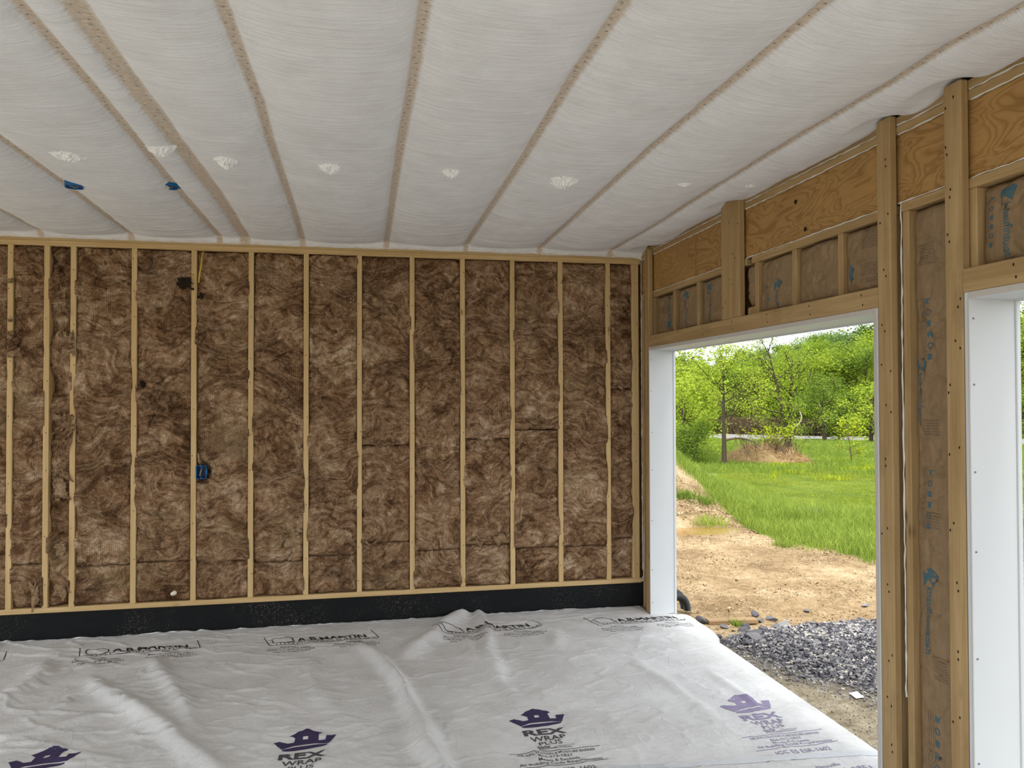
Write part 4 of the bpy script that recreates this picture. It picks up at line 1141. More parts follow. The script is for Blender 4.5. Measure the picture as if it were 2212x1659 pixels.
def crown(ox, oy, body, dark, tilt=0.0):
    pu, dk, th = [], [], []
    def T_(V):
        V = np.array(V, float); W = V.copy()
        W[:, 0] = ox + V[:, 0]; W[:, 1] = oy + V[:, 1] + tilt * V[:, 0]
        return W
    # crown with the house in its middle
    out = [(-0.155, 0.105), (-0.125, 0.118), (-0.082, 0.085), (-0.052, 0.090), (-0.050, 0.135), (-0.080, 0.165), (0.0, 0.235), (0.085, 0.165), (0.066, 0.155), (0.066, 0.088), (0.100, 0.085),
           (0.105, 0.128), (0.155, 0.128), (0.118, 0.040), (0.06, 0.055), (0.0, 0.058), (-0.06, 0.048), (-0.105, 0.022)]
    hole = [(-0.012, 0.115), (0.014, 0.115), (0.014, 0.145), (-0.012, 0.145)]
    V, F = poly_tris(out, hole); pu.append((T_(V), F))
    th_ = np.linspace(0, 2 * np.pi, 21)[:-1]
    V, F = poly_tris(np.stack([0.005 + 0.11 * np.cos(th_), 0.022 + 0.05 * np.cos(th_) * 0.18 + 0.019 * np.sin(th_) * (1 - 0.1 * np.cos(th_))], 1)); pu.append((T_(V), F))
    def txt(lst, s, x0, x1, yb, h, b=0.0):
        V, F = place_text(s, x0, x1, yb, h, b); lst.append((T_(V), F))
    def ln(lst, pts, w):
        V, F = stroke(pts, w); lst.append((T_(V), F))
    txt(dk, 'REX', -0.112, 0.112, -0.092, 0.062, 0.035); txt(dk, 'WRAP', -0.090, 0.092, -0.158, 0.050, 0.012); txt(dk, 'PLUS', -0.058, 0.060, -0.205, 0.036, 0.004)
    txt(dk, 'Alpha', -0.078, -0.010, -0.231, 0.020, 0.02); txt(dk, 'ProTech', -0.070, 0.020, -0.253, 0.020, 0.02)
    ln(th, [(0.026, -0.222), (0.026, -0.255)], 0.002)
    txt(th, 'Engineered', 0.034, 0.110, -0.236, 0.014); txt(th, 'Products', 0.034, 0.095, -0.252, 0.014)
    ln(th, [(-0.225, -0.276), (-0.05, -0.270), (0.1, -0.270), (0.232, -0.264)], 0.004)
    txt(th, 'AIR INFILTRATION & MOISTURE BARRIER', -0.19, 0.198, -0.306, 0.022, 0.004)
    txt(th, '866-312-1837', -0.095, 0.075, -0.340, 0.023, 0.004); txt(th, 'Meets & Exceeds', -0.10, 0.10, -0.372, 0.023, 0.004)
    txt(th, 'All Building Code Requirements', -0.20, 0.205, -0.402, 0.023, 0.004)
    ln(th, [(-0.225, -0.424), (-0.08, -0.416), (0.1, -0.416), (0.232, -0.404)], 0.004)
    txt(dk, 'ICC ES ESR-1602', -0.14, 0.15, -0.480, 0.034, 0.004)
    if oy - 0.5 < 3.35 and ox < 1: pass
    drape('printed_crown', pu, on_sheet, body, sheet)['label'] = 'printed crown emblem with a house in its middle'
    drape('printed_lettering', dk, on_sheet, dark, sheet)['kind'] = 'stuff'
    drape('printed_small_lines', th, on_sheet, dark, sheet)['kind'] = 'stuff'
crown(-1.49, 3.965, M['ink_purple'], M['ink_grey'], 0.02)
crown(-0.280, 3.925, M['ink_purple'], M['ink_grey'])
crown(0.925, 3.945, M['ink_purple'], M['ink_grey'])
crown(2.110, 3.900, M['ink_purple_pale'], M['ink_purple_pale'])
# grey seam tape and the next roll's lettering below it
px_ = np.linspace(-2.6, 2.47, 90)
cyv = 3.468 - 0.068 * (px_ - 1.2) - 0.03 + 0.004 * fbm(px_ * 3, px_ * 0, 3, 90)
drape('seam_tape', [stroke(np.stack([px_, cyv], 1), 0.050)], lambda a, b: np.stack([a, b, sheet_z(a, b) + 0.0012], 1), M['tape'], sheet, 0.05)
V, F = place_text('Newville', 2.08, 2.20, 3.262, 0.026, 0.004); V2_, F2_ = place_text('717-776-5951', 2.02, 2.33, 3.212, 0.026, 0.004)
drape('printed_lettering', [(V, F), (V2_, F2_)], on_sheet, M['ink_purple_pale'], sheet)['kind'] = 'stuff'
#PART5
# ================================================================== OUTDOORS
def pol(a, r): return (r * math.sin(math.radians(a)), r * math.cos(math.radians(a)))
GR = [0, 6, 8, 11, 24, 40, 50, 60, 75, 95, 130, 200, 320]
GZ = [-0.13, -0.13, -0.15, -0.17, -0.35, -0.72, -1.00, -1.12, -0.6, 1.0, 4.0, 9.0, 14.0]
def ground_fields(X, Y):
    r = np.hypot(X, Y); a = np.degrees(np.arctan2(X, Y))
    z = np.interp(r, GR, GZ)
    front = np.clip((a + 5) / 15, 0, 1) * np.clip((85 - a) / 15, 0, 1)
    z = z * front + np.where(r > 12, -0.3, -0.13) * (1 - front)
    # spoil heap left of the doorway view
    md = np.exp(-((a - 18.2) / 6.0) ** 2) * np.exp(-((r - 14.0) / 1.7) ** 2)
    md2 = np.exp(-((a - 20) / 5.5) ** 2) * np.exp(-((r - 17.0) / 3.0) ** 2)
    z = z + 1.55 * md + 0.45 * md2 + 0.10 * fbm(X * 2.2, Y * 2.2, 3, 113) * md
    near = np.clip((r - 5.5) / 1.5, 0, 1) * np.clip((30 - r) / 10, 0, 1)
    rough = fbm(X * 1.4, Y * 1.4, 4, 101) * 0.045 + fbm(X * 6, Y * 6, 4, 103) * 0.028
    bare_edge = np.interp(a, [19, 24.5, 26.5, 28, 30, 33, 36, 38, 44], [13.6, 13.3, 12.6, 11.5, 10.7, 10.6, 9.9, 9.4, 9.6]) + 0.35 * fbm(a * 0.5, a * 0, 3, 105)
    turf = np.clip((r - bare_edge) / 0.7 + 0.5, 0, 1) * front
    turf = np.where(r > 70, 1.0, turf)
    mown = np.clip((r - 12.6) / 2, 0, 1) * np.clip((23 - r) / 2, 0, 1) * np.clip((a - 28) / 3, 0, 1)
    pud = np.exp(-(((X - 4.62) / 0.62) ** 2 + ((Y - 10.22) / 0.30) ** 2) ** 1.5)
    z = z + rough * near * (1 - 0.75 * turf)
    pw = np.clip(1.9 - 1.15 * np.hypot((X - 4.62) / 0.70, (Y - 10.22) / 0.34), 0, 1)
    z = z * (1 - pw) + (-0.165 - 0.035 * pud + 0.012 * fbm(X * 5, Y * 7, 3, 111)) * pw
    z = z + fbm(X * 0.25, Y * 0.25, 3, 107) * 0.12 * np.clip((r - 18) / 20, 0, 1) * front
    # gravel bed
    gtop = np.interp(X, [2.4, 2.58, 2.9, 3.2, 4.2, 5.8, 7.8, 9.5], [5.3, 5.45, 5.62, 5.74, 5.78, 6.6, 8.0, 9.0]) + 0.06 * fbm(X * 4, X * 0, 3, 109)
    gbot = np.interp(Y, [2.0, 3.0, 4.16, 4.32, 4.48, 4.6, 4.9, 5.35, 5.6], [3.32, 3.12, 2.90, 2.85, 2.78, 2.64, 2.55, 2.48, 2.40])
    gv = np.clip((gtop - Y) / 0.10, 0, 1) * np.clip((X - gbot) / 0.35, 0, 1) * (Y > -6) * (X > 2.4)
    fines = np.maximum(np.clip((gtop - Y) / 0.10 + 0.3, 0, 1) * (X > 2.3) * np.clip((16 - X) / 3, 0, 1), (X <= 2.3) * 1.0) * (Y > -25)  # unseen ground around the building made grey to keep bounce light neutral
    z = z + 0.035 * gv * np.clip((X - 2.5) / 0.6, 0, 1)
    return z, turf, fines * (1 - 0), gv, mown
def gz(x, y):
    return float(ground_fields(np.array([x], float), np.array([y], float))[0][0])
ang = np.radians(np.concatenate([np.arange(-180, 19, 3.0), np.arange(19, 47, 0.11), np.arange(47, 180.1, 3.0)]))
rr = np.concatenate([np.linspace(0.4, 3.2, 8), 3.4 * 1.0085 ** np.arange(0, 345), np.array([66, 72, 80, 90, 105, 125, 150, 190, 240, 320.0])])
AA, RR = np.meshgrid(ang, rr, indexing='ij')
X, Y = RR * np.sin(AA), RR * np.cos(AA)
Z, turf, fines, gv, mown = ground_fields(X, Y)
me = mesh_np('ground', np.stack([X, Y, Z], -1).reshape(-1, 3), grid_faces(len(ang), len(rr), flip=True))
vattr(me, 'turf', turf); vattr(me, 'fines', fines); vattr(me, 'gravelbed', gv); vattr(me, 'mown', mown)
ground = obj('ground', me, M['ground'])
tag(ground, 'bare tan building-site earth running into green meadow', 'ground', kind='structure')

# ---- road across the meadow
n = 60; s_ = np.linspace(-60, 75, n); ca, sa = math.cos(math.radians(32)), math.sin(math.radians(32))
A = Acc(); rows = []
for k, w in enumerate((51.6, 52.4, 53.6, 54.8, 55.6)):
    x = sa * w + ca * s_; y = ca * w - sa * s_
    z = ground_fields(x, y)[0] + (0.16 if 0 < k < 4 else -0.15)
    rows.append(np.stack([x, y, z], 1))
V = np.stack(rows, 0).reshape(-1, 3)
o = obj('road', mesh_np('road', V, grid_faces(5, n, flip=False)), M['asphalt'])
tag(o, 'pale road running across behind the meadow', 'road', kind='structure')

# ---- puddle
th = np.linspace(0, 2 * np.pi, 48, endpoint=False)
k = 1 + 0.28 * fbm(np.cos(th) * 1.6, np.sin(th) * 1.6, 3, 120)
zl = -0.172
V = np.vstack([np.stack([4.62 + 0.72 * k * np.cos(th), 10.22 + 0.34 * k * np.sin(th), np.full(48, zl)], 1), [[4.62, 10.22, zl]]])
o = obj('puddle', mesh_np('puddle', V, np.array([[i, (i + 1) % 48, 48] for i in range(48)])), M['water'])
tag(o, 'shallow muddy puddle at the foot of the earth heap', 'puddle')

# ---- stones
def rock_me(seed, flat=0.55, sub=2):
    rs = np.random.default_rng(seed)
    bm = bmesh.new(); bmesh.ops.create_icosphere(bm, subdivisions=sub, radius=1)
    P = np.array([v.co[:] for v in bm.verts])
    for i in range(12):        # chip flat faces off a ball
        n_ = rs.normal(0, 1, 3); n_ /= np.linalg.norm(n_); d = rs.uniform(0.30, 0.62)
        h = P @ n_; P = P - np.maximum(h - d, 0)[:, None] * n_
    P *= np.array([1.35, rs.uniform(0.8, 1.2), 1.35 * flat * rs.uniform(0.7, 1.1)])
    for v, p in zip(bm.verts, P): v.co = p
    me = bpy.data.meshes.new('stone'); bm.to_mesh(me); bm.free()
    return me
def rot_rand(rs):
    return Matrix.Rotation(rs.uniform(0, 6.28), 3, 'Z') @ Matrix.Rotation(rs.normal(0, 0.35), 3, 'X') @ Matrix.Rotation(rs.normal(0, 0.35), 3, 'Y')
small = [rock_me(300 + i, 0.45, 1) for i in range(7)]
for m_ in small: m_.materials.append(M['rock'])
smallV = []
for m_ in small:
    P = np.array([v.co[:] for v in m_.vertices]); T3 = np.array([list(p.vertices) for p in m_.polygons]); smallV.append((P, T3))
def scatter_mesh(name, pts, sizes, mat, seed, rotr=0.5):
    rs = np.random.default_rng(seed); Vs, Fs, n0 = [], [], 0
    for (x, y, z), s in zip(pts, sizes):
        P, T3 = smallV[rs.integers(len(smallV))]
        a = rs.uniform(0, 6.28); c, s2 = math.cos(a), math.sin(a)
        tx, ty = rs.normal(0, rotr * 0.6), rs.normal(0, rotr * 0.6)
        Q = P * s
        Q = Q @ np.array([[c, s2, 0], [-s2, c, 0], [0, 0, 1]])
        Q[:, 2] += Q[:, 0] * tx + Q[:, 1] * ty
        Vs.append(Q + [x, y, z]); Fs.append(T3 + n0); n0 += len(P)
    o = obj(name, mesh_np(name, np.concatenate(Vs), np.concatenate(Fs), False), mat)
    return o
rs = np.random.default_rng(55)
N = 110000
gx = rs.uniform(2.5, 8.4, N); gy = rs.uniform(2.9, 8.4, N)
ga = np.degrees(np.arctan2(gx, gy)); grr = np.hypot(gx, gy)
zf, tf, ff, gvv, _ = ground_fields(gx, gy)
keep = (rs.random(N) < 0.26 + 0.74 * gvv) & (ff > 0.4) & (((ga > 22) & (ga < 38)) | ((ga > 42.5) & (ga < 47))) & (grr > 4.4)
gx, gy, zf, gvv, grr, ga = gx[keep], gy[keep], zf[keep], gvv[keep], grr[keep], ga[keep]
size = rs.uniform(0.009, 0.022, len(gx)) * (0.42 + 0.58 * gvv)
# the biggest-looking stones of the bed are objects of their own
vis = (ga > 25) & (ga < 36.6) & (gvv > 0.6)
order = np.argsort(-(size / grr) * vis)[:300]
isbig = np.zeros(len(gx), bool); isbig[order] = True
for i in order:
    o = bpy.data.objects.new('gravel_stone', small[int(rs.integers(7))]); COL.objects.link(o)
    s = size[i] * 1.15
    o.location = (gx[i], gy[i], zf[i] + s * 0.42); o.scale = (s, s, s)
    o.rotation_euler = (rs.normal(0, 0.35), rs.normal(0, 0.35), rs.uniform(0, 6.28))
    tag(o, 'grey slate gravel stone lying in the gravel bed outside the doorway', 'stone', 'stones of the gravel bed')
rest = ~isbig
o = scatter_mesh('gravel_bed', np.stack([gx, gy, zf + size * 0.3], 1)[rest], size[rest], M['gravel'], 77)
tag(o, 'bed of loose grey slate gravel outside the doorways', 'gravel', kind='stuff')
# larger dark rocks along the rim of the bed
big = [rock_me(500 + i, 0.62, 2) for i in range(6)]
for m_ in big: m_.materials.append(M['rock'])
ROCKS = [(3.309, 6.085, .060, 'upright grey rock on the bare earth above the gravel rim'), (3.278, 5.951, .062, 'flat pale grey rock just below the upright one'), (3.387, 5.95, .066, 'flat grey rock right of the pale one on bare earth'),
         (3.062, 5.800, .085, 'large dark grey rock beside the weathered plank'), (2.880, 5.829, .055, 'small dark rock left of the large one near the plank'), (2.985, 5.70, .060, 'dark rounded rock in front of the large one'),
         (2.82, 5.345, .075, 'pointed dark rock nearest the sheet edge at the gravel rim'), (3.265, 5.70, .070, 'blocky dark rock on the gravel rim, left of the tall pair'), (3.356, 5.71, .088, 'tall blocky grey rock on the gravel rim'),
         (3.553, 5.70, .060, 'dark rock alone on the middle of the gravel rim'), (3.10, 5.60, .075, 'grey slab leaning at the gravel rim behind the pointed rock'), (2.95, 5.45, .085, 'flat grey slab at the left end of the gravel bed'),
         (3.00, 5.53, .070, 'dark grey block beside the flat slab at the gravel end'), (3.795, 6.117, .050, 'small flat grey stone lying out on the bare earth'), (2.781, 6.02, .085, 'flat dark stone beside the folded sheet corner'),
         (2.70, 5.55, .070, 'dark slate beside the hanging sheet corner, upper one'), (2.70, 5.42, .066, 'grey slate beside the hanging sheet corner, lower one'), (2.90, 7.05, .040, 'small grey stone lying near the doorway jamb on earth'),
         (3.65, 5.74, .055, 'grey rock on the gravel rim right of the middle'), (4.10, 5.78, .065, 'grey rock on the gravel rim close to the door post')]
for i, (x, y, s, lb) in enumerate(ROCKS):
    o = bpy.data.objects.new('rock', big[i % 6]); COL.objects.link(o)
    s *= 0.74
    o.scale = (s, s, s * (1.2 if 'upright' in lb or 'tall' in lb else 0.9)); o.rotation_euler = (0.15 * math.sin(i * 2.1), 0.2 * math.cos(i * 1.7), i * 1.3)
    o.location = (x, y, gz(x, y) + s * 0.32)
    tag(o, lb, 'rock', 'rocks along the gravel rim')
# clods, chips and stones on the bare earth
N = 60000
ca_ = rs.uniform(21, 46.5, N); cr_ = np.sqrt(rs.uniform(5.6 ** 2, 13.2 ** 2, N))
cx_, cy_ = cr_ * np.sin(np.radians(ca_)), cr_ * np.cos(np.radians(ca_))
zf, tf, ff, gvv, _ = ground_fields(cx_, cy_)
pm = ((cx_ - 4.62) / 0.8) ** 2 + ((cy_ - 10.22) / 0.4) ** 2 > 1
cl = fbm(cx_ * 1.2, cy_ * 2.2, 3, 130)
sz = rs.uniform(0.004, 0.011, N) * (1 + 1.2 * (rs.random(N) < 0.05))
onh = (ca_ < 30) & (cr_ > 11.2)
sz = np.where(onh, sz * 1.9, sz); cl = np.where(onh, cl + 0.25, cl)
keep = (tf < 0.45) & (ff < 0.5) & pm & (rs.random(N) < np.clip(0.45 + 1.1 * cl, 0.08, 1)) & ((ca_ < 37.5) | (ca_ > 43))
o = scatter_mesh('soil_clods', np.stack([cx_, cy_, zf + sz * 0.2], 1)[keep], sz[keep], M['clod'], 78, 0.7)
tag(o, 'crumbled tan soil clods and chips strewn over the bare earth', 'soil', kind='stuff')

o = board('weathered_plank', (-0.21, 0.21), (-0.045, 0.045), (-0.017, 0.017), M['plank'], None, 0.004)
o.location = (3.02, 5.955, gz(3.02, 5.955) + 0.02); o.rotation_euler = (0, math.pi / 2, -0.10)
tag(o, 'weathered tan plank lying on the earth behind the dark rocks', 'plank')
V = np.array([[-.028, -.036, 0], [.028, -.036, .003], [.03, .036, .012], [-.026, .036, .006], [-.028, -.036, -.0015], [.028, -.036, .0015], [.03, .036, .0105], [-.026, .036, .0045]])
o = obj('paper_scrap', mesh_np('paper_scrap', V, np.array([[0, 1, 2, 3], [7, 6, 5, 4], [0, 4, 5, 1], [1, 5, 6, 2], [2, 6, 7, 3], [3, 7, 4, 0]]), False), M['paper'])
o.location = (2.995, 4.279, gz(2.995, 4.279) + 0.008); tag(o, 'small square of white paper lying on the gravel fines', 'paper')
# ---- black corrugated drain pipe behind the jamb
root = empty('drain_pipe', (2.575, 6.24, gz(2.575, 6.24)))
tag(root, 'black corrugated drain pipe coil standing beside the door jamb outside', 'pipe')
for ci, (R, off) in enumerate([(0.24, 0.0), (0.20, 0.05)]):
    m = 150; t_ = np.linspace(0.0, math.pi * 1.0, m)
    p = np.stack([np.full(m, off) + 0.02 * np.cos(t_), R * np.cos(t_) * 0.85, R * np.sin(t_) * 0.72 + 0.0], 1)
    V, F = tube_arrays(p, 0.030 + 0.004 * np.sin(np.arange(m) * math.pi / 2.0), 12)
    o = obj('pipe_coil', mesh_np('pipe_coil', V, F), M['blackpipe'], root)
    o.rotation_euler = (0, 0, math.radians(-52)); o.location = (0.02, 0.0, 0.03)
#PART6
# ================================================================== VEGETATION
def leaf_quads(C, n_per, spread, size, rs, up_bias=0.4, flat=1.0):
    """clouds of small pointed leaves round the centres C"""
    C = np.repeat(np.asarray(C, float), n_per, axis=0)
    P = C + rs.normal(0, 1, C.shape) * np.asarray(spread)
    n_ = rs.normal(0, 1, P.shape); n_[:, 2] = np.abs(n_[:, 2]) + up_bias; n_ /= np.linalg.norm(n_, axis=1)[:, None]
    a = np.cross(n_, rs.normal(0, 1, P.shape)); a /= np.linalg.norm(a, axis=1)[:, None] + 1e-9
    b = np.cross(n_, a)
    L = size * rs.uniform(0.6, 1.3, len(P))[:, None]
    V = np.stack([P - a * L * 0.5, P + b * L * 0.32 + n_ * L * 0.06, P + a * L * 0.5, P - b * L * 0.32 + n_ * L * 0.06], 1).reshape(-1, 3)
    F = np.arange(len(P) * 4).reshape(-1, 4)
    return V, F
def tree_proto(seed, H, base, cr, n_prim, n_sec, n_leaf, leaf, spread, trunk_r, top_pow=0.8, multi=1, bend=0.06):
    rs = np.random.default_rng(seed); T = Acc(); tips = []
    for mi in range(multi):
        m = 9; t_ = np.linspace(0, 1, m)
        lean = rs.normal(0, bend, 2) * H * (1 if multi == 1 else 1.6)
        tr = np.stack([lean[0] * t_ ** 1.4 + rs.normal(0, 0.012 * H, m).cumsum() * 0.4 * t_ , lean[1] * t_ ** 1.4, t_ * H * 0.92 * rs.uniform(0.85, 1.0)], 1)
        V, F = tube_arrays(tr, trunk_r * (1.0 if mi == 0 else 0.7) * (1 - 0.88 * t_) + 0.008, 7); T.add(V, F)
        for i in range(n_prim // multi):
            k = base + (1 - base) * (i + rs.random()) / (n_prim // multi); k = min(k, 0.97)
            p0 = np.array([np.interp(k, t_, tr[:, j]) for j in range(3)])
            az = rs.uniform(0, 6.28) + i * 2.4
            u = (k - base) / (1 - base)
            L = cr * (0.35 + 0.65 * math.sin(math.pi * (0.22 + 0.72 * u)) ** top_pow) * rs.uniform(0.75, 1.15)
            el = 0.15 + 0.75 * u + rs.normal(0, 0.15)
            d = np.array([math.cos(az) * math.cos(el), math.sin(az) * math.cos(el), math.sin(el)])
            q = np.linspace(0, 1, 5)
            br = p0 + q[:, None] * d * L + np.stack([0 * q, 0 * q, 0.12 * L * q * q], 1) + rs.normal(0, 0.03 * L, (5, 3)) * q[:, None]
            V, F = tube_arrays(br, trunk_r * 0.30 * (1 - 0.85 * q) * (1 - 0.5 * u) + 0.004, 5); T.add(V, F)
            tips.append(br[-1]); tips.append(br[3])
            for j in range(n_sec):
                kk = rs.uniform(0.3, 1.0); s0 = np.array([np.interp(kk, q, br[:, x]) for x in range(3)])
                dd = d + rs.normal(0, 0.7, 3); dd /= np.linalg.norm(dd); l2 = L * rs.uniform(0.2, 0.5)
                w = np.linspace(0, 1, 3)
                sb = s0 + w[:, None] * dd * l2
                V, F = tube_arrays(sb, trunk_r * 0.10 * (1 - 0.7 * w) + 0.003, 4); T.add(V, F)
                tips.append(sb[-1]); tips.append(sb[1])
    LV, LF = leaf_quads(tips, max(1, int(n_leaf / len(tips))), spread, leaf, rs)
    LV[:, 2] = np.maximum(LV[:, 2], 0.05)
    return T.mesh('trunk'), mesh_np('foliage', LV, LF, False)
def setmat(pair, bark, leaf):
    pair[0].materials.append(bark); pair[1].materials.append(leaf); return pair
PA = setmat(tree_proto(1, 8, 0.10, 2.7, 24, 5, 11000, 0.155, 0.34, 0.16), M['bark'], M['leaf'])
PB = setmat(tree_proto(2, 9, 0.12, 2.4, 24, 5, 11000, 0.155, 0.34, 0.17), M['bark'], M['leaf'])
PC = setmat(tree_proto(3, 8, 0.18, 2.6, 20, 5, 6500, 0.15, 0.30, 0.16), M['bark'], M['leaf'])
PD = setmat(tree_proto(4, 8, 0.08, 2.8, 24, 5, 10000, 0.165, 0.36, 0.16), M['bark'], M['leaf_dark'])
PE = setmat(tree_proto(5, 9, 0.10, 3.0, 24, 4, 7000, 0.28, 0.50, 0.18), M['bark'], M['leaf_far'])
PF = setmat(tree_proto(6, 9, 0.14, 2.7, 22, 4, 6500, 0.28, 0.48, 0.18), M['bark'], M['leaf_dark'])
PS = setmat(tree_proto(7, 2.4, 0.04, 1.3, 22, 4, 6500, 0.095, 0.16, 0.05, 0.6, 3), M['bark'], M['leaf'])
PS2 = setmat(tree_proto(8, 2.2, 0.04, 1.2, 20, 4, 5600, 0.095, 0.17, 0.05, 0.6, 3), M['bark'], M['leaf_dark'])
def plant(name, pair, a, r, H, H0, label, cat='tree', group=None, wide=1.0, rz=None, sink=0.05):
    x, y = pol(a, r); root = empty(name, (x, y, gz(x, y) - sink))
    s = H / H0; root.scale = (s * wide, s * wide, s); root.rotation_euler = (0, 0, random.uniform(0, 6.28) if rz is None else rz)
    obj('trunk', pair[0], None, root); f_ = obj('foliage', pair[1], None, root); f_['kind'] = 'stuff'
    if label: tag(root, label, cat, group)
    return root
def bearing(a):      # where a bearing lies, said by things one can find
    if a < 24.6: return 'beside the white jamb'
    if a < 26.6: return 'behind the slender tree'
    if a < 28.4: return 'left of the ivy-covered tree'
    if a < 30.4: return 'left behind the ivy-covered tree'
    if a < 32.2: return 'right behind the ivy-covered tree'
    if a < 34.2: return 'behind the small round tree'
    if a < 38: return 'towards the near door post'
    return 'in the second doorway'
# skyline of the wood against bearing: top elevation in pixels of tangent (height above eye / distance)
SKY = ([19, 23, 25, 27, 28.5, 30, 31, 32, 33.5, 35, 36.5, 40, 47], [0.056, 0.052, 0.044, 0.045, 0.055, 0.058, 0.062, 0.073, 0.070, 0.074, 0.085, 0.10, 0.11])
def wood_row(name, r, angles, frac, protos, what, group, jit=2.0):
    for i, a in enumerate(angles):
        rr_ = r + random.uniform(-jit, jit)
        x, y = pol(a, rr_)
        top = CAM_H + rr_ * np.interp(a, *SKY) * (frac(a) if callable(frac) else frac) * random.uniform(0.90, 1.04)
        H = max(3.0, top - gz(x, y)); pr, h0 = protos[i % len(protos)]
        plant(name, pr, a, rr_, H, h0, '%s %s' % (what[i % len(what)], bearing(a)), 'tree', group, wide=random.uniform(1.15, 1.5))
wood_row('forest_tree', 64, [21.3, 22.9, 24.3, 25.8, 27.3, 28.8, 30.3, 31.8, 33.2, 34.6, 36.0, 37.6], 0.74, [(PA, 8), (PD, 8), (PB, 9)], ['bright green bushy tree at the front of the wood', 'darker green bushy tree at the front of the wood', 'tall bright tree at the front of the wood'], 'trees at the front of the wood')
wood_row('forest_tree', 76, [22.1, 23.6, 25.1, 26.6, 28.0, 29.6, 31.2, 32.6, 34.0, 35.3, 36.7], 0.86, [(PB, 9), (PA, 8), (PC, 8)], ['tall leafy tree in the middle of the wood', 'bushy pale tree in the middle of the wood', 'airy tree in the middle of the wood'], 'trees in the middle of the wood')
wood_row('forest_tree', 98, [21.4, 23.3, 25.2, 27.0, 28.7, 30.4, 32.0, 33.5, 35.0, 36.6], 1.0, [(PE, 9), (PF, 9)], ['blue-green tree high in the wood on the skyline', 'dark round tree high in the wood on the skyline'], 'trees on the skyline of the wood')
wood_row('forest_tree', 128, [22.2, 24.2, 26.2, 28.0, 29.4, 30.8, 32.4, 34.2, 36.0], 1.02, [(PE, 9), (PF, 9)], ['haze-tinted far tree on the hill behind the wood', 'distant dark tree on the hill behind the wood'], 'far trees on the hill')
wood_row('forest_tree', 66, [43.2, 44.6, 46.0], 0.75, [(PA, 8), (PB, 9), (PA, 8)], ['bright bushy tree hidden most by the jamb', 'tall leafy tree', 'bright bushy tree cut by the right edge'], 'trees seen past the second jamb')
wood_row('forest_tree', 84, [43.9, 45.4], 1.0, [(PD, 8), (PC, 8)], ['dark tree standing back', 'airy tree standing back'], 'trees seen past the second jamb')
# shrubs along the far side of the road
for i, (a, H, pr) in enumerate([(21.5, 3.0, PS), (23.2, 3.4, PS2), (24.7, 2.8, PS), (26.2, 2.6, PS2), (31.6, 2.6, PS2), (32.6, 3.0, PS2), (34.0, 3.0, PS), (35.4, 3.2, PS2), (36.8, 3.0, PS), (44.3, 3.4, PS2)]):
    plant('roadside_shrub', pr, a, 59.0 + (i % 3) * 1.0, H, 2.4, '%s shrub along the far side of the road %s' % ('bright green' if pr is PS else 'dark green', bearing(a)), 'shrub', 'shrubs along the road', 1.3)
# bare brown brambles
def bramble_mesh(seed, n, w, h, rad=0.012):
    rs = np.random.default_rng(seed); A = Acc()
    for i in range(n):
        q = np.linspace(0, 1, 6); az = rs.uniform(0, 6.28); L = w * rs.uniform(0.3, 1.0); hh = h * rs.uniform(0.5, 1.1)
        x0, y0 = rs.normal(0, w * 0.35), rs.normal(0, w * 0.35)
        p = np.stack([x0 + math.cos(az) * L * q, y0 + math.sin(az) * L * q, hh * np.sin(q * rs.uniform(1.6, 2.9))], 1) + rs.normal(0, 0.03 * h, (6, 3)) * q[:, None]
        p[:, 2] = np.maximum(p[:, 2], 0.0)
        V, F = tube_arrays(p, rad * (1 - 0.7 * q) + 0.002, 3); A.add(V, F)
    return A.mesh('bramble_stems')
bm1 = bramble_mesh(21, 260, 2.2, 2.6, 0.020); bm1.materials.append(M['twig'])
for a, lb in [(26.9, 'brown leafless bramble thicket behind the slender tree'), (28.5, 'brown leafless bramble thicket between the two front trees'), (29.9, 'brown bramble thicket left behind the ivy-covered tree'), (31.5, 'dark bramble thicket right of the ivy-covered tree'), (33.6, 'brown bramble thicket behind the small round tree')]:
    x, y = pol(a, 58.0 + (a * 7 % 2)); o = obj('bramble_thicket', bm1); o.location = (x, y, gz(x, y)); o.rotation_euler = (0, 0, a); o.scale = (0.8, 0.8, 0.42 + 0.12 * (a * 3 % 1))
    tag(o, lb, 'bramble', 'brown brambles along the road')
# ---- single trees in the meadow
T1 = tree_proto(31, 3.5, 0.42, 1.15, 16, 5, 5600, 0.062, 0.12, 0.075, 0.7, 1, 0.03)
setmat(T1, M['bark'], M['leaf'])
t1 = plant('slender_tree', T1, 26.45, 24.4, 3.5, 3.5, 'slender young tree in the meadow with a drooping bare side branch', 'tree', None, 1.0, 0.4)
A = Acc(); rs = np.random.default_rng(9)
# a limb leaving the trunk sideways, hung with bare twigs (local frame turned so that it shows to the right)
q = np.linspace(0, 1, 8)
dirx = np.array([math.cos(math.radians(26.45)), -math.sin(math.radians(26.45)), 0.0])
limb = np.array([0, 0, 0.80]) + q[:, None] * dirx * 1.05 + np.stack([0 * q, 0 * q, 0.10 * np.sin(q * 3.0) - 0.18 * q ** 3], 1)
V, F = tube_arrays(limb, 0.030 * (1 - 0.8 * q) + 0.006, 6); A.add(V, F)
for i in range(46):
    k = rs.uniform(0.25, 1.0); p0 = np.array([np.interp(k, q, limb[:, j]) for j in range(3)]); w = np.linspace(0, 1, 5)
    p = p0 + np.stack([rs.normal(0, 0.10) * w, rs.normal(0, 0.10) * w, (rs.uniform(-0.75, 0.3)) * w], 1) + rs.normal(0, 0.012, (5, 3)) * w[:, None]
    V, F = tube_arrays(p, 0.006 * (1 - 0.6 * w) + 0.002, 4); A.add(V, F)
